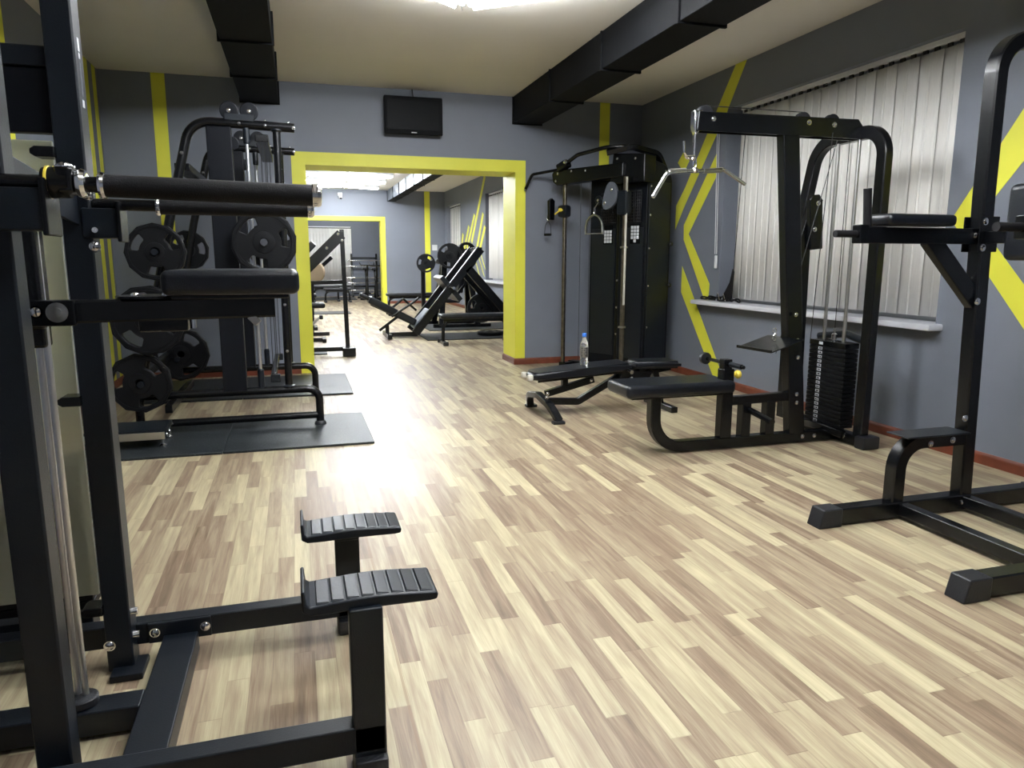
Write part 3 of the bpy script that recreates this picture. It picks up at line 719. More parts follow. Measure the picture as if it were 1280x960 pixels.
# ------------------------------------------------------------------ dual cable station (functional trainer)
c0 = V((3.60, 7.10, 0)); fu = V((-.447, .894, 0)); fv = V((.894, .447, 0)); fz = V((0, 0, 1))
def Q(u, v, z): return c0 + fu * u + fv * v + fz * z
F_ = empty('cable_station', Q(.5, .2, 0), 'tall black twin column cable station with panelled weight tower in the corner', 'gym machine')
RM = Matrix((fu, fv, fz)).transposed()
def qbox(u0, u1, v0, v1, z0, z1, name, m, bev=.004, r=None):
    o = MB(); o.rbox(Q((u0 + u1) / 2, (v0 + v1) / 2, (z0 + z1) / 2), (u1 - u0, v1 - v0, z1 - z0), r or .004, 2, RM); return o.build(name, m, F_)
# right tower: outline in (v,z) with rounded back top, extruded along u
def qprism(pts, u0, u1, name, m, bev=.006):
    o = MB(); o.prism(c0, fv, fz, pts, -u1, -u0)  # w = fv x fz = -fu direction handled below
    return o.build(name, m, F_, bev)
w_dir = fv.cross(fz)
sg = 1 if w_dir.dot(fu) > 0 else -1
def qprism(pts, u0, u1, name, m, bev=.006):
    o = MB(); a, b = (u0, u1) if sg > 0 else (-u1, -u0); o.prism(c0, fv, fz, pts, a, b); return o.build(name, m, F_, bev)
def rounded_tower(v0, v1, z0, z1, r=.22):
    pts = [(v0, z0), (v1, z0)] + [(v1 - r + r * math.sin(t), 0) for t in []]
    for i in range(9):
        t = PI / 2 * i / 8; pts.append((v1 - r + r * math.cos(t), z1 - r + r * math.sin(t) * 1.0))
    pts.append((v0, z1 + .05))
    return pts
qprism(rounded_tower(.0, .44, .08, 2.30), -.005, .36, 'weight_tower', 'shroud')
qprism([(.03, .10), (.40, .10), (.40, 2.10), (.03, 2.10)], -.012, -.004, 'tower_side_panel', 'black2', .003)
qbox(.36, .42, .02, .40, .08, 2.28, 'tower_frame_post', 'black', r=.01)
qbox(.42, .84, .06, .34, .08, 2.16, 'weight_tower', 'shroud', r=.02)
qbox(.03, .33, -.008, .002, .20, 1.62, 'tower_front_panel', 'black2', r=.003)
qbox(.46, .80, .050, .062, .20, 1.62, 'tower_front_panel', 'black2', r=.003)
# vent grid
for uu in (.03, .42):
    g = MB(); v0 = -.012 if uu < .1 else .048
    for k in range(9):
        a = uu + .03 + k * .026
        for i in range(2): pass
        g.raw([Q(a, v0, 1.68), Q(a + .008, v0, 1.68), Q(a + .008, v0, 2.02), Q(a, v0, 2.02)], [(0, 1, 2, 3)])
    for k in range(11):
        z = 1.68 + k * .032
        g.raw([Q(uu + .03, v0, z), Q(uu + .246, v0, z), Q(uu + .246, v0, z + .008), Q(uu + .03, v0, z + .008)], [(0, 1, 2, 3)])
    ob = g.build('vent_grille', 'rubber', F_); md = ob.modifiers.new('t', 'SOLIDIFY'); md.thickness = .006
# instruction stickers: small pale diagrams in two columns
for (ub, vb, rows) in ((.08, -.011, 3), (.50, .047, 2)):
    st = MB()
    st.raw([Q(ub + .125, vb, 1.45), Q(ub - .012, vb, 1.45), Q(ub - .012, vb, 1.66), Q(ub + .125, vb, 1.66)], [(0, 1, 2, 3)])
    stk = st.build('instruction_sticker', 'screen', F_)
    for rr_ in range(rows + 2):
        for cc in range(3):
            if rows == 3 and rr_ == 0 and cc != 1: continue
            u0 = ub + .004 + cc * .038; z0 = 1.465 + rr_ * .036
            st = MB(); st.raw([Q(u0 + .032, vb - .002, z0), Q(u0, vb - .002, z0), Q(u0, vb - .002, z0 + .030), Q(u0 + .032, vb - .002, z0 + .030)], [(0, 1, 2, 3)])
            ob = st.build('sticker_panel', 'mark', stk)
# head: long housing from the tower to the outer column
def qbar(p, q, w_, h_, name, m, bev=.006):
    o = MB(); o.bar(Q(*p), Q(*q), w_, h_); return o.build(name, m, F_, bev)
o = MB(); 
hp = [(-.02, 2.10), (-.02, 2.34), (.10, 2.38), (.30, 2.30)]
pts = [(1.22, 2.16), (1.24, 2.25), (1.20, 2.29), (.20, 2.29), (.20, 2.15), (1.0, 2.13), (1.16, 2.12)]
o.prism(Q(0, -.10, 0), fu, fz, pts, -.07, .07); o.build('head_beam', 'black', F_, .01)
o = MB(); o.prism(Q(0, -.04, 0), fu, fz, [(-.06, 2.08), (-.06, 2.36), (.36, 2.40), (.40, 2.08)], -.10, .10); o.build('pulley_housing', 'black', F_, .012)
o = MB(); o.rtube([Q(.38, -.22, 2.40), Q(.16, -.08, 2.455), Q(.10, .30, 2.41), Q(.10, .44, 2.24)], .07, .055, fu, fil=.15); o.build('top_rail', 'black', F_)
# columns with adjustable carriages
for k, (u, v, zt, m_) in enumerate(((1.09, -.10, 2.14, 'bronze'), (.13, -.20, 2.14, 'bronze'))):
    o = MB(); o.rbox(Q(u, v, (.06 + zt) / 2), (.038, .038, zt - .06), .004, 1, RM); o.build('column', m_, F_)
    qbox(u - .035, u + .035, v - .035, v + .035, .0, .07, 'column_foot', 'black', r=.01)
o = MB(); o.rbox(Q(.098, -.225, 1.45), (.025, .008, 1.30), .002, 1, RM); o.build('position_scale', 'cream', F_)
o = MB(); o.rbox(Q(.098, -.225, 2.06), (.025, .008, .14), .002, 1, RM); o.build('position_scale', 'cream', F_)
for z in (.55, 1.40): qbox(.10, .16, -.235, -.17, z, z + .02, 'column_clip', 'steel', r=.004)
# far carriage with yellow pin
qbox(1.025, 1.165, -.155, -.05, 1.76, 1.90, 'carriage', 'black2', r=.03)
o = MB(); o.lathe(Q(1.075, -.158, 1.84), -fv, [(.010, 0), (.010, .02), (.022, .024), (.022, .045), (.010, .05)], 16); o.tube([Q(1.075, -.19, 1.84), Q(1.155, -.195, 1.795)], .009, 10); o.build('locking_pin', 'yellowp', F_)
qbox(.08, .22, -.25, -.15, 1.74, 2.00, 'carriage', 'black2', r=.03)
# pulley brackets
def pulley_bracket(u, v, z, tilt, sc=1.0, m_='grey'):
    pts = []
    for i in range(24):
        t = 2 * PI * i / 24
        y = .095 * math.sin(t) * sc; x = (.058 * math.cos(t) - .018 * math.cos(2 * PI * math.sin(t) * .25)) * sc
        pts.append((x, y))
    o = MB(); cu, sn = math.cos(tilt), math.sin(tilt)
    o.prism(Q(u, v, z), fu * cu + fz * sn, -fu * sn + fz * cu, pts, -.018, .018); b_ = o.build('pulley_bracket', m_, F_, .004)
    return b_
pulley_bracket(.32, -.24, 1.95, .30, 1.55, 'grey')
bolts(F_, [Q(.27, -.262, 2.01), Q(.36, -.262, 1.88)], -fv, .013)
o = MB(); o.prism(Q(1.31, -.10, 1.86), fv, fz, [(-.04, -.12), (.04, -.12), (.045, .10), (.0, .13), (-.045, .10)], -.02, .02); o.build('pulley_bracket', 'black', F_, .004)
o = MB(); o.lathe(Q(.62, -.04, 1.93), -fv, [(.04, 0), (.05, .006), (.05, .02), (.04, .026)], 20); o.build('pulley', 'black2', F_)
bolts(F_, [Q(.62, -.07, 1.93)], -fv, .012)
for u in (.88, .74):
    o = MB(); o.cyl(Q(u, -.06, .10), Q(u, -.06, 2.14), .003, 6); o.build('cable', 'cable', F_)
# pull up handles over the head beam
o = MB(); o.tube([Q(1.56, -.28, 2.10), Q(1.47, -.26, 2.26), Q(1.10, -.14, 2.30)], .017, 12, .06); o.build('pull_up_grip', 'black', F_)
o = MB(); o.tube([Q(1.10, -.14, 2.33), Q(.80, -.22, 2.42), Q(.38, -.22, 2.46), Q(.20, -.10, 2.46)], .022, 12, .3); o.build('pull_up_grip', 'black', F_)
o = MB(); o.rbox(Q(1.06, -.16, 2.33), (.16, .10, .09), .02, 2, RM @ Matrix.Rotation(.35, 3, 'Y')); o.build('grip_mount', 'black', F_)
o = MB(); o.lathe(Q(.98, -.215, 2.36), -fv, [(.020, 0), (.024, .01), (.018, .022), (.001, .026)], 16); o.build('grip_bolt', 'chrome', F_)
o = MB(); o.lathe(Q(1.565, -.28, 2.09), (fu * .4 - fz).normalized(), [(.018, 0), (.018, .008)], 14); o.build('grip_cap', 'chrome', F_)
bolts(F_, [Q(1.14, -.175, 2.25), Q(1.17, -.175, 2.17), Q(.93, -.175, 2.26), Q(.72, -.175, 2.25), Q(.30, -.145, 2.34), Q(.06, -.145, 2.32)], -fv, .011)
bolts(F_, [Q(-.013, .05, z) for z in (.55, 1.0, 1.40, 1.75, 2.05)] + [Q(-.013, .30, 2.22)], -fu, .010)
bolts(F_, [Q(.39, .018, z) for z in (.45, .75, 1.05)], -fv, .010)
for z in (1.0, 1.45): 
    o = MB(); o.lathe(Q(-.02, .42, z), -fu, [(.02, 0), (.026, .012), (.02, .025)], 14); o.build('side_knob', 'rubber', F_)
qbox(-.04, 1.10, .0, .10, .0, .08, 'base_beam', 'black', r=.01)
qbox(.09, .17, -.24, .02, .0, .07, 'base_foot', 'black', r=.01)
qbox(1.01, 1.09, -.14, .10, .0, .07, 'base_foot', 'black', r=.01)

# stirrup handle
H_ = empty('stirrup_handle', Q(.48, -.26, 1.60), 'grey metal stirrup handle hanging in front of the cable station', 'cable handle')
hc = Q(.50, -.26, 1.69)
bow = [hc + fu * x + fz * z for x, z in [(-.12, -.13), (-.117, -.06), (-.102, .0), (-.062, .05), (0, .072), (.062, .05), (.102, .0), (.117, -.06), (.12, -.13)]]
o = MB(); o.rtube(bow, .030, .014, fv, fil=.03, fs=3); o.build('bow', 'steel', H_)
o = MB(); o.cyl(bow[0], bow[-1], .006, 10); o.build('grip_bar', 'steel', H_)
for s in (0, -1):
    o = MB(); o.lathe(bow[s] - fu * (.006 if s == 0 else -.006), fu * (1 if s == 0 else -1), [(.012, 0), (.012, .012)], 12); o.build('end_nut', 'chrome', H_)
o = MB(); pts = [hc + fz * (.115 + .042 * math.sin(t)) + fu * .010 * math.cos(t) for t in [2 * PI * i / 14 for i in range(14)]]; o.tube(pts, .0042, 6, closed=True); o.build('carabiner', 'chrome', H_)
o = MB(); o.tube([hc + fz * .14, hc + fz * .165 - fu * .02, hc + fz * .20 - fu * .05], .005, 8); o.build('link', 'steel', H_)
# small rope handle
G_ = empty('cable_grip', Q(1.34, -.12, 1.60), 'small black hand grip hanging on a steel carabiner at the outer pulley', 'cable handle')
g = Q(1.34, -.12, 1.57)
o = MB(); o.cyl(g - fu * .05, g + fu * .05, .014, 12); o.build('grip', 'foam', G_)
o = MB(); o.tube([g - fu * .055, g - fu * .045 + fz * .10, g + fz * .17, g + fu * .045 + fz * .10, g + fu * .055], .004, 6, .02); o.build('strap', 'cable', G_)
o = MB(); pts = [g + fz * (.20 + .04 * math.sin(t)) + fu * .013 * math.cos(t) for t in [2 * PI * i / 14 for i in range(14)]]; o.tube(pts, .004, 6, closed=True); o.build('carabiner', 'chrome', G_)

# ------------------------------------------------------------------ adjustable bench
BN = empty('adjustable_bench', (2.4, 5.58, 0), 'low black adjustable bench with a water bottle on its long pad', 'exercise bench')
def padm(pts, z0, z1, name, m, parent, bev=.022, tilt=None):
    """outline (x,y) pad with rounded rim, sheared along x by tilt (dz/dx)"""
    o = MB(); o.prism((0, 0, 0), (1, 0, 0), (0, 1, 0), pts, z0, z1)
    bmesh.ops.bevel(o.b, geom=[e for e in o.b.edges if abs((e.verts[0].co - e.verts[1].co).z) < 1e-4], offset=bev, segments=3, affect='EDGES')
    if tilt:
        x0, k = tilt
        for v in o.b.verts: v.co.z += (v.co.x - x0) * k
    return o.build(name, m, parent, angle=60)
padm([(1.80, 5.50), (1.84, 5.445), (2.30, 5.44), (2.67, 5.44), (2.67, 5.72), (2.30, 5.72), (1.84, 5.715), (1.80, 5.66)], .31, .375, 'back_pad', 'leather', BN, tilt=(1.8, .065))
padm([(2.72, 5.47), (3.14, 5.45), (3.14, 5.71), (2.72, 5.69)], .37, .435, 'seat_pad', 'leather', BN, tilt=(2.72, -.02))
o = MB(); o.rbox((1.79, 5.50, .335), (.05, .05, .05), .015, 2); o.rbox((1.79, 5.66, .335), (.05, .05, .05), .015, 2); o.build('pad_end_cap', 'cream', BN)
o = MB(); o.box(1.86, 2.64, 5.50, 5.515, .285, .325); o.box(1.86, 2.64, 5.645, 5.66, .285, .325)
for v in o.b.verts: v.co.z += (v.co.x - 1.8) * .065
o.build('pad_frame', 'black', BN, .003)
o = MB(); o.rtube([(1.93, 5.92, .02), (1.90, 5.86, .13), (1.89, 5.58, .175), (1.90, 5.30, .13), (1.95, 5.24, .02)], .06, .05, (1, 0, 0), fil=.14); o.build('rear_foot', 'black', BN)
for y in (5.93, 5.23):
    o = MB(); o.rbox((1.94, y, .012), (.10, .06, .024), .006, 2); o.build('rubber_foot', 'rubber', BN)
o = MB(); o.rtube([(1.93, 5.58, .12), (2.24, 5.58, .10), (2.62, 5.58, .30), (2.80, 5.58, .33)], .055, .055, (0, 1, 0), fil=.06); o.build('main_tube', 'black', BN)
o = MB(); o.bar((1.95, 5.58, .18), (2.38, 5.58, .285), .05, .055); o.build('strut', 'black', BN, .004)
o = MB(); o.bar((2.12, 5.58, .24), (2.12, 5.58, .33), .05, .05, up=(1, 0, 0)); o.build('strut_post', 'black', BN, .004)
o = MB(); o.prism((0, 5.58, 0), (1, 0, 0), (0, 0, 1), [(2.56, .22), (2.86, .22), (2.90, .34), (2.62, .36)], -.07, .07); o.build('hinge_bracket', 'black', BN, .006)
o = MB(); o.cyl((2.66, 5.42, .355), (2.66, 5.74, .355), .017, 14); o.build('hinge_bar', 'chrome', BN)
o = MB(); o.bar((2.95, 5.58, .35), (3.02, 5.58, .03), .055, .055, up=(1, 0, 0)); o.build('front_leg', 'black', BN, .004)
o = MB(); o.bar((3.02, 5.32, .03), (3.02, 5.84, .03), .06, .05); o.build('front_foot', 'black', BN, .005)
o = MB(); o.bar((2.70, 5.58, .30), (3.10, 5.58, .36), .05, .05); o.build('seat_frame', 'black', BN, .004)
bolts(BN, [(1.96, 5.55, .185), (2.35, 5.55, .28), (2.70, 5.505, .29), (2.80, 5.505, .26), (1.90, 5.40, .185)], (0, -1, 0), .012)
# bottle
W_ = empty('water_bottle', (2.30, 5.60, .4075), 'clear plastic water bottle with a blue cap standing on the bench', 'bottle')
k = 1.12
prof = [(.001, .0), (.026, .0), (.031, .010), (.031, .045), (.029, .052), (.031, .060), (.031, .098), (.029, .104), (.031, .112), (.031, .150), (.029, .165), (.020, .19), (.0125, .205), (.0125, .222)]
o = MB(); o.lathe((2.30, 5.60, .408), (0, 0, 1), [(r_ * k, h_ * k) for r_, h_ in prof], 28); o.build('body', 'clear', W_)
o = MB(); o.lathe((2.30, 5.60, .408), (0, 0, 1), [(.0315 * k, .060 * k), (.0322 * k, .062 * k), (.0322 * k, .136 * k), (.0315 * k, .138 * k)], 28); o.build('label_band', 'steel', W_)
for i in range(5):
    for j in range(3):
        a0 = -2.6 + j * .55; z = .068 + i * .014
        o = MB(); rr_ = .0327 * k
        o.raw([(2.30 + rr_ * math.cos(a), 5.60 + rr_ * math.sin(a), .408 + zz * k) for a, zz in ((a0, z), (a0 + .32 + .1 * ((i + j) % 2), z), (a0 + .32 + .1 * ((i + j) % 2), z + .008), (a0, z + .008))], [(0, 1, 2, 3)])
        o.build('label_print', 'darkmark', W_)
o = MB(); o.lathe((2.30, 5.60, .408), (0, 0, 1), [(.0155 * k, .213 * k), (.0165 * k, .216 * k), (.0165 * k, .236 * k), (.014 * k, .239 * k), (.001, .239 * k)], 24); o.build('cap', 'bluecap', W_)

# ------------------------------------------------------------------ blind cord and straps on the sill
o = MB(); o.cyl((XR - .03, 6.68, 2.66), (XR - .035, 6.60, 1.34), .0035, 6); o.cyl((XR - .02, 6.66, 2.66), (XR - .025, 6.585, 1.34), .0035, 6)
K_ = empty('blind_cord', (XR - .03, 6.62, 1.2), 'thin white blind cord with a small weight hanging on the wall beside the window', 'cord')
o.build('cord', 'white', K_)
o = MB(); o.rbox((XR - .03, 6.585, 1.26), (.022, .03, .13), .006, 2); o.build('cord_weight', 'white', K_)
o = MB(); o.cyl((XR - .02, 6.68, 2.66), (XR, 6.68, 2.66), .01, 10); o.build('cord_hook', 'white', K_)
z0 = .8625
o = MB()
for k in range(5):
    pts = [V((XR - .03 - .05 * math.cos(t * 1.0 + k), 6.66 - k * .115 + .10 * math.cos(t), z0 + .012 + .010 * k % .02 + .012 * (1 + math.sin(2 * t + k)))) for t in [2 * PI * i / 14 for i in range(14)]]
    o.tube(pts, .0085, 6, closed=True)
ob = o.build('strap_bundle', 'foam'); tag(ob, 'tangle of black training straps lying on the white window sill', 'straps')
R_ = empty('hanging_strap', (XR - .02, 6.30, z0), 'black strap rising from the sill along the edge of the wide blind', 'strap')
o = MB(); o.prism((XR - .03, 0, 0), (0, 1, 0), (0, 0, 1), [(6.46, z0), (6.27, z0 + .01), (6.255, z0 + .30), (6.27, z0 + .33), (6.31, z0 + .20), (6.42, z0 + .06)], -.006, .006); o.build('webbing', 'foam', R_)
o = MB(); o.cyl((XR - .03, 6.262, z0 + .30), (XR + .03, 6.27, 2.6), .004, 6); o.build('cord', 'cable', R_)
for y in (6.50, 6.40):
    o = MB(); o.tube([(XR - .06, y, z0 + .01), (XR - .06, y - .03, z0 + .085), (XR - .06, y - .07, z0 + .01)], .006, 6); o.build('buckle', 'chrome', R_)

# ------------------------------------------------------------------ foreground assisted dip machine
D_ = empty('assisted_dip_machine', (-.45, 2.1, 0), 'large black dip assist machine in the foreground with kneeling pad and ribbed foot steps', 'gym machine')
yn, yf = 1.70, 2.41
for yy, nm in ((yn, 'near'), (yf, 'far')):
    yt, zb, xe, hw = (1.765, .470, .322, .078) if nm == 'near' else (2.42, .398, .318, .080)
    yy = 1.70 if nm == 'near' else 2.44; rz = .100 if nm == 'near' else .096
    o = MB(); o.bar((-1.55, yy, rz), (.165, yy, rz), .06, .072); o.build('side_rail', 'black2', D_, .004)
    o = MB(); o.rbox((.125, yy, .027), (.085, .11, .054), .01, 2); o.build('rubber_foot', 'rubber', D_)
    o = MB(); o.bar((.125, yy, .05), (.125, yy, zb - .018), .06, .082, up=(1, 0, 0)); o.build('step_post', 'black2', D_, .005)
    o = MB(); o.bar((.125, yt - .06, zb - .030), (.125, yt + .06, zb - .030), .075, .020); o.build('step_bracket', 'black2', D_, .003)
    o = MB(); o.rbox((-.565, (1.74 if nm == 'near' else 2.355), .012), (.095, .12, .024), .006, 2); o.build('foot_plate', 'black2', D_)
    # upright
    yu, su = ((1.79, .068) if nm == 'near' else (yf - .02, .082)); xu = -.600 if nm == 'near' else -.588
    o = MB(); o.bar((xu, yu, .01), (xu, yu, 2.95), su, .075, up=(1, 0, 0)); o.build('upright', 'black2', D_, .005)
    # ribbed step: curved tread with upturned lip
    o = MB(); n = 22
    def zt(x): return zb + .005 * math.cos((x - .15) / .20 * PI)
    top = [(x, zt(x)) for x in [-.02 + xe * i / n for i in range(n + 1)]]
    prof = [(-.024, zb - .016), (-.026, zb + .034), (-.022, zb + .040), (-.017, zb + .036), (-.014, zb + .003)] + top[1:] + [(xe - .013, top[-1][1] - .006), (xe - .017, top[-1][1] - .020)] + [(x, z - .022 - .008 * math.sin(PI * (x + .02) / xe)) for x, z in top[::-1][1:-1]]
    o.prism((0, yt, 0), (1, 0, 0), (0, 0, 1), prof, -hw, hw)
    o.build('foot_step', 'tread', D_, .006)
    st = D_.children[-1]
    for i in range(8):
        x = .008 + i * .0365
        r_ = MB(); q = hw - .011
        r_.raw([(x, yt - q, zt(x)), (x + .032, yt - q, zt(x + .032)), (x + .032, yt + q, zt(x + .032)), (x, yt + q, zt(x)),
                (x + .003, yt - q + .003, zt(x) + .005), (x + .029, yt - q + .003, zt(x + .029) + .0015), (x + .029, yt + q - .003, zt(x + .029) + .0015), (x + .003, yt + q - .003, zt(x) + .005)],
               [(0, 1, 5, 4), (1, 2, 6, 5), (2, 3, 7, 6), (3, 0, 4, 7), (4, 5, 6, 7)])
        r_.build('tread_rib', 'tread', st)
o = MB(); o.bar((-.418, yn + .03, .050), (-.418, 2.41, .050), .105, .068); o.build('cross_beam', 'black2', D_, .004)
o = MB(); o.box(-.515, -.325, 2.402, 2.411, .062, .130); o.build('beam_flange', 'black2', D_, .003)
bolts(D_, [(-.495, 2.402, .098), (-.343, 2.402, .098)], (0, -1, 0), .013)
o = MB(); o.bar((-1.55, 2.055, .050), (-.470, 2.055, .050), .085, .070); o.build('rod_beam', 'black2', D_, .004)
bolts(D_, [(-.80, 2.41, .098), (-.615, yf - .061, .10)], (0, -1, 0), .014)
o = MB(); o.cyl((-.549, yf - .045, .20), (-.530, yf - .045, .20), .012, 10); o.build('side_bolt', 'chrome', D_); o = MB(); o.cyl((-.549, yf - .045, .12), (-.530, yf - .045, .12), .012, 10); o.build('side_bolt', 'chrome', D_)
# twin guide rods
for k, x in enumerate((-.612, -.632)):
    o = MB(); o.cyl((x, 2.07 + k * .008, .09), (x, 2.07 + k * .008, 1.44), .0085, 32); o.build('guide_rod', 'satin', D_)
o = MB(); o.lathe((-.622, 2.065, .085), (0, 0, 1), [(.038, 0), (.042, .004), (.042, .022), (.036, .026)], 22); o.build('rod_bumper', 'rubber', D_)
o = MB(); o.rbox((-.632, 2.075, 1.245), (.055, .07, .25), .01, 3); o.build('carriage_sleeve', 'black', D_)
o = MB(); o.rbox((-.632, 2.075, 1.12), (.050, .06, .09), .008, 3); o.build('carriage_sleeve', 'black', D_)
# kneeling arm
o = MB(); o.rtube([(-.62, 1.985, 1.17), (-.50, 1.985, 1.17), (-.06, 2.03, 1.172)], .055, .055, (0, 1, 0), fil=.03); o.build('pad_arm', 'black', D_)
o = MB(); o.rbox((-.575, 1.955, 1.168), (.13, .012, .062), .005, 2); o.build('arm_side_plate', 'black', D_)
o = MB(); o.lathe((-.548, 1.949, 1.170), (0, -1, 0), [(.0235, 0), (.0235, .003), (.012, .004), (.012, .008), (.001, .009)], 26); o.build('pivot_washer', 'steel', D_)
bolts(D_, [(-.592, 1.950, 1.172)], (0, -1, 0), .012)
o = MB(); o.lathe((-.36, 2.02, 1.199), (0, 0, 1), [(.075, 0), (.075, .006)], 30); o.build('pad_plate', 'black', D_)
bolts(D_, [(-.385, 1.985, 1.206), (-.315, 1.985, 1.206)], (0, 0, 1), .010)
o = MB(); o.rbox((-.33, 2.03, 1.13), (.115, .04, .035), .004, 2); o.build('pin_housing', 'black', D_)
o = MB(); o.cyl((-.262, 2.03, 1.118), (-.262, 2.03, 1.150), .008, 10); o.build('spring_pin', 'chrome', D_)
o = MB(); o.bar((-.12, 2.01, 1.15), (-.10, 2.01, 1.128), .02, .02); o.build('adjustment_slot', 'steel', D_, .002)
o = MB(); o.rbox((-.155, 2.06, 1.238), (.325, .28, .062), .019, 5); o.build('kneeling_pad', 'leather', D_)
o = MB(); o.rbox((-.16, 2.05, 1.202), (.28, .20, .012), .003, 1); o.build('pad_base', 'black', D_)
# dip handles
for yy in (1.73, yf - .03):
    dz = .013 if yy < 2 else .004
    o = MB(); o.cyl((-.62, yy, 1.450), (-.36, yy, 1.448), .0165, 16); o.build('handle_tube', 'black', D_)
    o = MB(); o.cyl((-.372, yy, 1.447), (.045, yy, 1.450 - dz), .0235, 24); o.build('handle_grip', 'foam', D_)
    o = MB(); o.lathe((-.386, yy, 1.447), (1, 0, 0), [(.020, 0), (.026, .003), (.028, .008), (.026, .014), (.020, .016)], 24); o.build('grip_collar', 'chrome', D_)
    o = MB(); o.lathe((.044, yy, 1.450 - dz), (1, 0, 0), [(.0245, 0), (.0255, .003), (.0245, .008), (.0255, .012), (.022, .019), (.014, .021), (.001, .021)], 24); o.build('end_cap', 'chrome', D_)
    o = MB(); o.rbox((-.525, yy + .0, 1.395), (.10, .075, .085), .006, 2); o.build('handle_bracket', 'black2', D_)
    o = MB(); o.rbox((-.478, yy, 1.40), (.012, .095, .115), .004, 2); o.build('bracket_plate', 'black', D_)
for p in ((-.555, yf - .058, 1.472), (-.55, yf - .058, 1.330)): bolts(D_, [p], (0, -1, 0), .014)
# pivot barrel on the near handle
o = MB(); o.lathe((-.487, 1.73, 1.450), (1, 0, 0), [(.018, 0), (.030, .002), (.032, .012), (.030, .050), (.022, .052)], 22); o.build('pivot_barrel', 'black', D_)
o = MB(); o.lathe((-.486, 1.73, 1.450), (1, 0, 0), [(.0325, .008), (.034, .009), (.034, .013), (.0325, .014)], 24); o.build('brass_ring', 'yellowp', D_)
o = MB(); o.lathe((-.425, 1.73, 1.450), (1, 0, 0), [(.018, 0), (.027, .002), (.030, .010), (.027, .018), (.018, .020)], 24); o.build('chrome_ring', 'chrome', D_)
o = MB(); o.rbox((-.443, 1.73, 1.455), (.035, .055, .058), .010, 3); o.build('pivot_lug', 'black', D_)
bolts(D_, [(-.443, 1.72, 1.482)], (0, 0, 1), .016)
o = MB(); o.cyl((-.545, yf - .06, 1.375), (-.535, yf - .10, 1.375), .008, 8); o.build('side_bolt', 'chrome', D_)
o = MB(); o.bar((-.612, 1.80, 1.50), (-.585, 2.36, 1.43), .01, .085); o.build('slanted_gusset', 'black2', D_, .003)
# upper cross members and shroud
for z, xx in ((1.845, -.62), (2.55, -.62)):
    o = MB(); o.bar((-1.50, yf, z), (xx, yf, z), .05, .055); o.build('upper_beam', 'black2', D_, .004)
o = MB(); o.rbox((-1.05, yf + .005, 1.73), (.86, .04, .175), .006, 2); o.build('upper_cover', 'shroud', D_)
o = MB(); o.bar((-.588, 1.83, 2.55), (-.588, yf - .05, 2.55), .05, .05); o.build('upper_beam', 'black2', D_, .004)
for x in (-1.45,):
    for yy in (yn, yf):
        o = MB(); o.bar((x, yy, .0), (x, yy, 2.60), .075, .075, up=(1, 0, 0)); o.build('upright', 'black2', D_, .005)
# frosted shield in front of its weight stack, with tabs
o = MB(); o.rbox((-1.055, yf + .045, .93), (.80, .008, 1.40), .003, 1); o.build('frosted_shield', 'frost', D_)
for z in (1.585, .885, .225):
    o = MB(); o.prism((0, yf - .02, 0), (1, 0, 0), (0, 0, 1), [(-.62, z - .014), (-.668, z - .014), (-.680, z - .006), (-.680, z + .006), (-.668, z + .014), (-.62, z + .014)], -.004, .062); o.build('shield_tab', 'black', D_, .002)
    bolts(D_, [(-.664, yf - .025, z)], (0, -1, 0), .010)
for i in range(16):
    z = .18 + i * .031
    o = MB(); o.rbox((-.935, yf + .15, z), (.50, .14, .027), .003, 1); o.build('stack_weight', 'plate', D_)
for x in (-1.07, -.87):
    o = MB(); o.cyl((x, yf + .15, .1), (x, yf + .15, 1.80), .0125, 12); o.build('guide_rod', 'satin', D_)
o = MB(); o.bar((-1.50, yf + .15, .085), (-.70, yf + .15, .085), .08, .09); o.build('stack_base', 'black2', D_, .004)
# pale printed mark on the tall upright (two short marks and a long one)
for z0_, z1_, w_ in ((1.865, 1.90, .018), (1.845, 1.86, .014), (1.715, 1.735, .020)):
    o = MB(); o.box(-.5508, -.5498, yf - .02 - w_ / 2, yf - .02 + w_ / 2, z0_, z1_); o.build('printed_mark', 'mark', D_)
o = MB(); o.box(-.5508, -.5499, yf - .025, yf - .015, 1.745, 1.835); o.build('printed_mark', 'grey', D_)

# ================================================================== room beyond the doorway
# mats
mat_tile(1.95, 4.05, 11.25, 12.25, 'dark rubber mat beyond the doorway, nearest one under the leg press')
mat_tile(2.25, 4.05, 12.75, 14.0, 'dark rubber mat beyond the doorway, behind the leg press')
# flat bench by the jamb
def flat_bench(x0, x1, y, z, label, name='flat_bench', leg='curved'):
    r = empty(name, ((x0 + x1) / 2, y, 0), label, 'exercise bench')
    o = MB(); o.rbox(((x0 + x1) / 2, y, z - .035), (x1 - x0, .30, .07), .028, 3); o.build('pad', 'leather', r)
    o = MB(); o.bar((x0 + .06, y, z - .10), (x1 - .06, y, z - .10), .05, .05); o.build('frame_tube', 'black', r, .004)
    for x, s in ((x0 + .06, 1), (x1 - .06, -1)):
        o = MB(); o.tube([(x + s * .16, y, z - .10), (x, y, z - .12), (x - s * .01, y, .03)], .026, 12, .12); o.build('leg', 'black', r)
        o = MB(); o.bar((x - s * .01, y - .22, .03), (x - s * .01, y + .22, .03), .055, .055); o.build('foot_bar', 'black', r, .005)
        for s2 in (-1, 1):
            o = MB(); o.rbox((x - s * .01, y + s2 * .22, .03), (.08, .06, .06), .01, 2); o.build('rubber_foot', 'rubber', r)
    return r
flat_bench(2.05, 3.2, 10.75, .46, 'black flat bench beyond the doorway, partly hidden by the right yellow jamb')
flat_bench(1.95, 3.2, 16.6, .50, 'black flat bench farther back, beside the inner yellow doorway', leg='x')
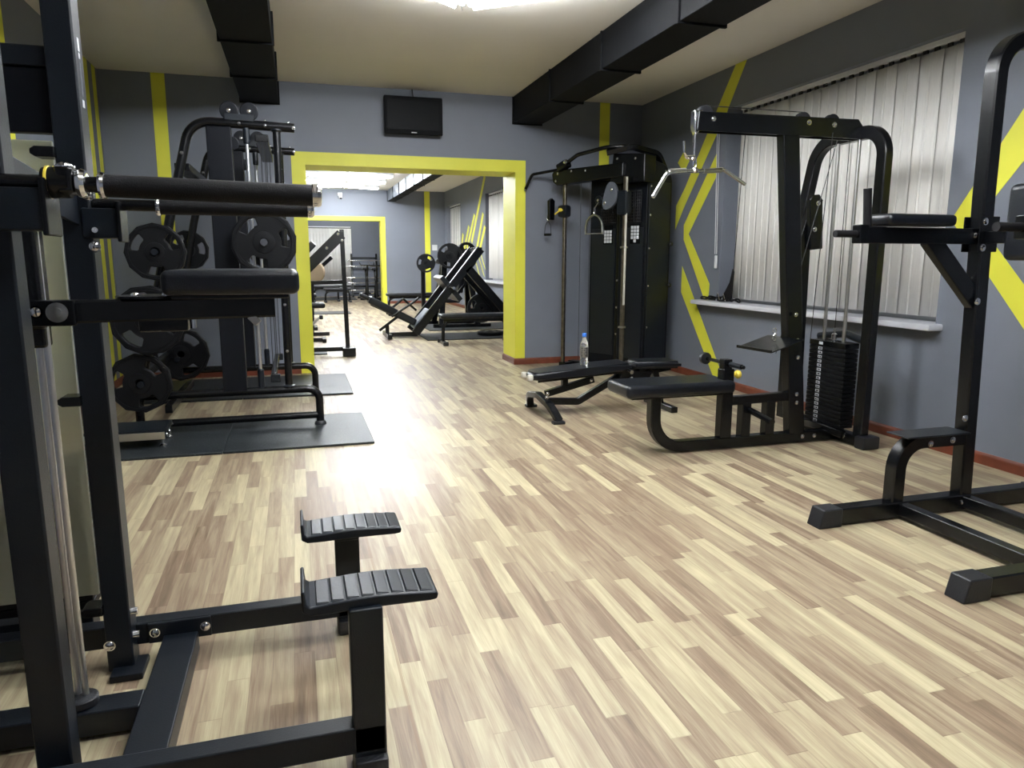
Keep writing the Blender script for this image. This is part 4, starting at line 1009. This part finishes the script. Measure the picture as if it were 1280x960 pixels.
# leg press
L_ = empty('leg_press', (2.3, 11.9, 0), 'black inclined leg press sled machine seen side on through the doorway', 'gym machine')
for yy in (11.62, 12.22):
    o = MB(); o.bar((1.82, yy, .09), (2.92, yy, 1.44), .07, .13, up=(0, 0, 1)); o.build('sled_rail', 'black', L_, .005)
    o = MB(); o.cyl((1.95, yy, .33), (2.82, yy, 1.42), .011, 12); o.build('guide_rod', 'steel', L_)
    o = MB(); o.bar((2.70, yy, 1.13), (3.62, yy, .10), .07, .13, up=(0, 0, 1)); o.build('rear_strut', 'black', L_, .005)
    o = MB(); o.bar((3.55, yy - .12, .045), (3.55, yy + .12, .045), .09, .09); o.build('rear_foot', 'black', L_, .004)
o = MB(); o.bar((2.90, 11.62, 1.42), (2.90, 12.22, 1.42), .09, .09); o.build('top_beam', 'black', L_, .004)
o = MB(); o.bar((1.40, 11.55, .045), (1.40, 12.3, .045), .07, .07); o.build('foot_beam', 'black', L_, .004)
o = MB(); o.bar((1.40, 11.92, .045), (1.90, 11.92, .045), .07, .07); o.build('base_rail', 'black', L_, .004)
o = MB(); o.bar((1.40, 11.92, .05), (1.40, 11.92, .20), .06, .06, up=(1, 0, 0)); o.build('seat_stop', 'black', L_, .004)
RMx = Matrix.Rotation(math.radians(28), 3, 'Y')
o = MB(); o.rbox((1.48, 11.92, .44), (.84, .36, .12), .035, 3, RMx); o.build('back_pad', 'leather', L_)
o = MB(); o.rbox((1.06, 11.92, .67), (.20, .22, .07), .03, 3, RMx); o.build('head_rest', 'leather', L_)
o = MB(); o.rbox((1.96, 11.92, .30), (.40, .40, .08), .03, 3, Matrix.Rotation(math.radians(-48), 3, 'Y')); o.build('seat_pad', 'grey', L_)
o = MB(); o.bar((1.15, 11.92, .56), (1.95, 11.92, .16), .06, .06); o.build('seat_frame', 'black', L_, .004)
o = MB(); o.bar((1.25, 11.7, .14), (1.55, 11.7, .36), .03, .04); o.build('side_handle', 'foam', L_, .004)
o = MB(); o.tube([(1.45, 12.12, .42), (1.70, 12.12, .62), (1.92, 12.12, .42)], .02, 10, .03); o.build('side_handle', 'black', L_)
o = MB(); o.tube([(1.45, 11.70, .36), (1.80, 11.70, .58), (1.90, 11.70, .66)], .02, 10, .03); o.build('side_handle', 'black', L_)
o = MB(); o.rbox((2.42, 11.92, .80), (.08, .62, .50), .01, 2, Matrix.Rotation(math.radians(-40), 3, 'Y')); o.build('footplate', 'black2', L_)
o = MB(); o.rbox((2.28, 11.92, .56), (.50, .40, .06), .01, 2, Matrix.Rotation(math.radians(-51), 3, 'Y')); o.build('sled_panel', 'black2', L_)
for s in (-1, 1):
    o = MB(); o.cyl((2.40, 11.92 + s * .31, .82), (2.40, 11.92 + s * .62, .82), .024, 12); o.build('plate_horn', 'chrome', L_)
# plate loaded chest press behind
C_ = empty('plate_loaded_press', (2.9, 13.6, 0), 'tall black plate loaded press standing behind the leg press', 'gym machine')
for x, yy in ((2.55, 13.2), (3.25, 13.2), (2.55, 14.0), (3.25, 14.0)):
    o = MB(); o.bar((x, yy, .02), (x * .6 + 1.16, 13.5, 1.34), .10, .10, up=(1, 0, 0)); o.build('frame_post', 'black', C_, .004)
for yy in (13.2, 14.0):
    o = MB(); o.bar((2.4, yy, .04), (3.5, yy, .04), .07, .07); o.build('base_rail', 'black', C_, .004)
o = MB(); o.rbox((2.78, 13.5, 1.40), (.12, .30, .18), .02, 2); o.build('pivot_head', 'black2', C_)
for s in (-1, 1):
    o = MB(); o.rtube([(2.80, 13.5 + s * .18, 1.38), (2.55, 13.5 + s * .30, 1.20), (2.35, 13.5 + s * .34, 1.24)], .05, .05, (0, 1, 0), fil=.06); o.build('lever_arm', 'steel' if s < 0 else 'black', C_)
    o = MB(); o.rtube([(2.80, 13.5 + s * .2, 1.36), (3.05, 13.5 + s * .26, .85), (2.85, 13.5 + s * .26, .60)], .05, .05, (0, 1, 0), fil=.06); o.build('lever_arm', 'black', C_)
o = MB(); o.rbox((3.0, 13.5, .95), (.10, .34, .62), .03, 3, Matrix.Rotation(.15, 3, 'Y')); o.build('back_pad', 'leather', C_)
o = MB(); o.rbox((2.75, 13.5, .50), (.40, .34, .08), .03, 3); o.build('seat_pad', 'leather', C_)
o = MB(); o.rtube([(2.25, 13.35, .02), (2.25, 13.35, 1.10), (2.45, 13.35, 1.18)], .07, .07, (0, 1, 0), fil=.05); o.build('frame_post', 'black', C_)
weight_plate((2.27, 13.12, 1.20), (.25, 1, 0), .17, 'small black plate at the left tip of the press lever, beyond the doorway', rot=.2, facets=20)
weight_plate((2.70, 13.05, 1.33), (.35, 1, 0), .23, 'black gripped plate on the press lever right of the smallest one', rot=.9, facets=20)
weight_plate((3.02, 13.1, 1.33), (-.5, 1, 0), .25, 'black gripped plate on the press nearest to the top of the leg press rail', rot=1.5, facets=20)
weight_plate((3.13, 12.42, .42), (0, 1, 0), .26, 'large black weight plate standing upright behind the leg press struts', rot=.4, facets=24)
weight_plate((3.42, 10.6, 1.02), (0, 1, 0), .23, 'black weight plate cut by the right yellow jamb, in front of the pale blind', rot=.2, facets=24)
o = weight_plate((3.10, 11.72, .05), (0, 0, 1), .22, 'black weight plate lying flat on the rubber mat beyond the doorway', rot=.3, facets=24)
# stand that carries the plate by the jamb
J_ = empty('barbell_stand', (3.42, 10.9, 0), 'black barbell stand beyond the doorway hidden behind the right jamb', 'stand')
for yy in (10.7, 11.35):
    o = MB(); o.bar((3.52, yy, .02), (3.42, yy, 1.08), .06, .06, up=(1, 0, 0)); o.build('post', 'black', J_, .004)
    o = MB(); o.bar((3.38, yy, .03), (3.95, yy, .03), .06, .06); o.build('foot_bar', 'black', J_, .004)
o = MB(); o.cyl((3.42, 10.55, 1.02), (3.42, 11.5, 1.02), .022, 12); o.build('bar', 'chrome', J_)
# small machine frame at the left side of the inner room
E_ = empty('incline_press_machine', (.3, 9.9, 0), 'black frame machine with a long slanted beam, just left inside the doorway', 'gym machine')
o = MB(); o.bar((.625, 9.85, .05), (.60, 9.85, 1.66), .055, .055, up=(1, 0, 0)); o.build('front_post', 'black', E_, .004)
o = MB(); o.rbox((.635, 9.80, .06), (.17, .22, .12), .015, 2); o.build('foot_block', 'black', E_)
o = MB(); o.bar((-.70, 9.85, .09), (.58, 9.85, .09), .055, .055); o.build('base_rail', 'black', E_, .004)
o = MB(); o.bar((.595, 9.85, 1.60), (-.15, 9.85, .88), .07, .14); o.build('slanted_beam', 'black', E_, .005)
o = MB(); o.bar((-.30, 9.85, .96), (.60, 9.85, .98), .05, .05); o.build('mid_rail', 'black', E_, .004)
o = MB(); o.bar((.10, 9.85, .06), (.10, 9.85, 1.12), .10, .10, up=(1, 0, 0)); o.build('rear_post', 'black', E_, .004)
bolts(E_, [(.55, 9.77, 1.60), (.60, 9.81, 1.52), (.40, 9.77, 1.42)], (0, -1, 0), .016)
o = MB(); o.rbox((.12, 9.70, 1.36), (.34, .10, .09), .02, 2, Matrix.Rotation(math.radians(-45), 3, 'Y')); o.build('roller_pad', 'leather', E_)
o = MB(); o.rbox((.20, 11.0, .60), (.36, .30, .07), .02, 3); pd = o.build('pad', 'leather')
bpy.data.objects.remove(pd)
def post_bench(x, y, z, w_, label, m_='leather', tilt=0.0):
    r = empty('bench_seat', (x, y, 0), label, 'exercise bench')
    o = MB(); o.rbox((x, y, z), (w_, .34, .08), .03, 3, Matrix.Rotation(tilt, 3, 'Y')); o.build('pad', m_, r)
    o = MB(); o.bar((x - .05, y, .03), (x - .05, y, z - .03), .07, .07, up=(1, 0, 0)); o.build('post', 'black', r, .004)
    o = MB(); o.bar((x - w_ * .6, y, .03), (x + w_ * .45, y, .03), .06, .06); o.bar((x + w_ * .45, y - .2, .03), (x + w_ * .45, y + .2, .03), .06, .06); o.build('foot_bar', 'black', r, .004)
    return r
post_bench(.08, 11.6, .57, .66, 'black bench seat inside the doorway at the left, lower one in view')
post_bench(-.02, 13.6, .62, .72, 'black bench seat inside the doorway at the left, smaller one beyond the first')
cb = empty('curved_step_rail', (.15, 10.75, 0), 'pale curved metal rail rising from behind the left yellow jamb', 'rail')
o = MB(); o.rtube([(-.35, 10.75, .10), (.0, 10.75, .16), (.30, 10.75, .45)], .07, .035, (0, 1, 0), fil=.5, fs=10); o.build('rail', 'steel', cb)
o = MB(); o.rbox((.32, 10.75, .45), (.05, .12, .06), .01, 2); o.build('end_block', 'rubber', cb)
o = MB(); o.bar((-.34, 10.6, .05), (-.34, 10.9, .05), .06, .10); o.build('base_block', 'black', cb, .004)
mat_tile(-.9, .36, 10.0, 10.5, 'thin grey mat edge at the left inside the doorway, closest to the jamb')
mat_tile(-.9, 1.2, 17.2, 18.0, 'thin grey mat at the left far inside the doorway')
# tan padded disc by the post
tp = empty('padded_roller', (.42, 12.4, 0), 'tan padded roller on a black post behind the slanted beam', 'roller')
o = MB(); o.lathe((.28, 12.35, 1.06), (.25, 1, .1), [(.10, 0), (.16, .01), (.18, .05), (.16, .09), (.10, .10)], 22); o.build('pad', 'tan', tp)
o = MB(); o.bar((.22, 12.52, .03), (.26, 12.46, 1.12), .06, .06, up=(1, 0, 0)); o.build('post', 'black', tp, .004)
o = MB(); o.bar((-.1, 12.5, .03), (.5, 12.5, .03), .06, .06); o.build('foot_bar', 'black', tp, .004)
o = MB(); o.bar((.24, 12.48, 1.0), (.58, 12.40, 1.30), .04, .06); o.build('lever', 'black', tp, .004)

# wall bits
cc = empty('security_camera', (1.26, D2 - .12, 2.86), 'small white security camera on the wall above the inner doorway', 'camera')
o = MB(); o.rbox((1.26, D2 - .04, 3.0), (.12, .08, .09), .01, 2); o.build('mount', 'white', cc)
o = MB(); o.lathe((1.27, D2 - .09, 2.96), (0, -.3, -1), [(.04, 0), (.052, .015), (.05, .06), (.036, .07)], 20); o.build('housing', 'white', cc)
o = MB(); o.lathe((1.278, D2 - .11, 2.895), (0, -.3, -1), [(.026, 0), (.026, .02), (.001, .03)], 16); o.build('lens', 'screen', cc)
o = MB(); o.rbox((3.86, D2 - .012, 1.58), (.15, .022, .16), .006, 2); sw = o.build('switch_plate', 'white', None); tag(sw, 'white switch plate on the wall beside the far vertical yellow stripe', 'switch')

# ================================================================== farthest room
def rack():
    r = empty('barbell_rack', (2.25, 24.9, 0), 'black upright rack holding thin chrome bars against the farthest wall', 'rack')
    for x in (1.80, 2.62):
        o = MB(); o.bar((x, 24.75, .02), (x, 24.9, 1.42), .06, .06, up=(1, 0, 0)); o.build('post', 'black', r, .004)
        o = MB(); o.bar((x, 24.55, .03), (x, 25.1, .03), .06, .06); o.build('foot_bar', 'black', r, .004)
    for z in (1.28, .34, .10):
        o = MB(); o.bar((1.80, 24.86, z), (2.62, 24.86, z), .05, .05); o.build('cross_bar', 'black', r, .004)
    for z in (1.15, .98, .60, .48, .24):
        for x in (1.80, 2.62):
            o = MB(); o.bar((x, 24.72, z - .04), (x, 24.88, z - .02), .03, .02); o.build('hook', 'black', r, .003)
    return r
rack()
for i, (z, l) in enumerate(((1.20, 'topmost'), (1.01, 'second'), (.63, 'third'), (.46, 'fourth'), (.22, 'lowest'))):
    b = empty('straight_bar', (2.15, 24.72, z), 'thin chrome straight bar on the far rack, %s of five' % l, 'bar')
    o = MB(); o.cyl((1.62, 24.70, z), (2.82, 24.70, z), .012, 10); o.build('shaft', 'chrome', b)
    for x0_, x1_ in ((1.66, 1.90), (2.40, 2.66)):
        o = MB(); o.cyl((x0_, 24.70, z), (x1_, 24.70, z), .024, 12); o.build('sleeve', 'chrome', b)
wk = empty('wall_hook_rail', (2.85, D3 - .03, 1.1), 'black hooks holding handles on the farthest wall right of the rack', 'hooks')
o = MB(); o.box(2.83, 2.87, D3 - .03, D3, 1.0, 1.5); o.build('rail', 'black', wk, .003)
for z in (1.08, 1.30):
    o = MB(); o.rbox((2.87, D3 - .09, z), (.12, .10, .14), .03, 3); o.build('hanging_handle', 'rubber', wk)
def bike(x, y, label):
    r = empty('exercise_bike', (x, y, 0), label, 'exercise bike', 'exercise bikes in the farthest room')
    o = MB(); o.lathe((x - .03, y - .28, .34), (1, 0, 0), [(.05, 0), (.23, .01), (.25, .02), (.25, .04), (.23, .05), (.05, .06)], 26); o.build('flywheel', 'plate', r)
    o = MB(); o.bar((x, y - .5, .05), (x, y + .5, .05), .07, .05); o.build('base_beam', 'black', r, .004)
    for yy in (y - .5, y + .5):
        o = MB(); o.bar((x - .25, yy, .03), (x + .25, yy, .03), .06, .06); o.build('foot_bar', 'black', r, .004)
    o = MB(); o.rtube([(x, y + .30, .06), (x, y + .05, .45), (x, y - .35, .72)], .06, .07, (1, 0, 0), fil=.1); o.build('frame', 'black', r)
    o = MB(); o.bar((x, y - .30, .30), (x, y - .42, 1.05), .04, .05, up=(1, 0, 0)); o.build('front_post', 'black', r, .004)
    o = MB(); o.bar((x, y + .08, .40), (x, y + .24, .92), .04, .05, up=(1, 0, 0)); o.build('seat_post', 'black', r, .004)
    o = MB(); o.rbox((x, y + .24, .95), (.20, .28, .07), .03, 3); o.build('saddle', 'leather', r)
    o = MB(); o.tube([(x - .22, y - .25, 1.14), (x - .2, y - .42, 1.06), (x + .2, y - .42, 1.06), (x + .22, y - .25, 1.14)], .018, 10, .06); o.build('handlebar', 'black', r)
    for s in (-1, 1):
        o = MB(); o.bar((x + s * .07, y - .02, .32), (x + s * .07, y + s * .12, .24), .02, .03); o.rbox((x + s * .12, y + s * .13, .23), (.09, .09, .02), .004, 1); o.build('pedal', 'chrome', r, .002)
    return r
bike(2.32, 22.4, 'black exercise bike beyond the inner doorway, closest to the yellow jamb')
bike(2.12, 23.2, 'black exercise bike beyond the inner doorway, farther back against the rack')
flat_bench(.45, 1.25, 22.4, .48, 'black flat bench under the far window, left of the tall post')
flat_bench(.75, 1.55, 21.9, .42, 'black flat bench with pale feet under the far window, nearer one')
mat_tile(.2, 1.8, 22.9, 24.4, 'grey floor mat in front of the far window')

# ------------------------------------------------------------------ world, camera
wd = bpy.data.worlds.new('World'); SC.world = wd; wd.use_nodes = True
wd.node_tree.nodes['Background'].inputs[0].default_value = (.02, .025, .035, 1)
wd.node_tree.nodes['Background'].inputs[1].default_value = .3
cam = bpy.data.cameras.new('camera'); co = bpy.data.objects.new('camera', cam); COL.objects.link(co)
cam.sensor_fit = 'HORIZONTAL'; cam.sensor_width = 36; cam.lens = 899.0 / 1280 * 36; cam.clip_start = .05; cam.clip_end = 100
yaw, pitch, roll = .2891, .1739, .0014
cy, sy = math.cos(yaw), math.sin(yaw)
fwd = V((sy * math.cos(pitch), cy * math.cos(pitch), -math.sin(pitch))); r0 = V((cy, -sy, 0)); u0 = r0.cross(fwd)
rt = r0 * math.cos(roll) + u0 * math.sin(roll); up = -r0 * math.sin(roll) + u0 * math.cos(roll)
mw = Matrix((rt, up, -fwd)).transposed().to_4x4(); mw.translation = V((0, 0, 1.3)); co.matrix_world = mw
SC.camera = co
SC.view_settings.view_transform = 'Standard'; SC.view_settings.look = 'None'; SC.view_settings.gamma = 1; SC.view_settings.use_curve_mapping = False
SC.view_settings.exposure = 1.68
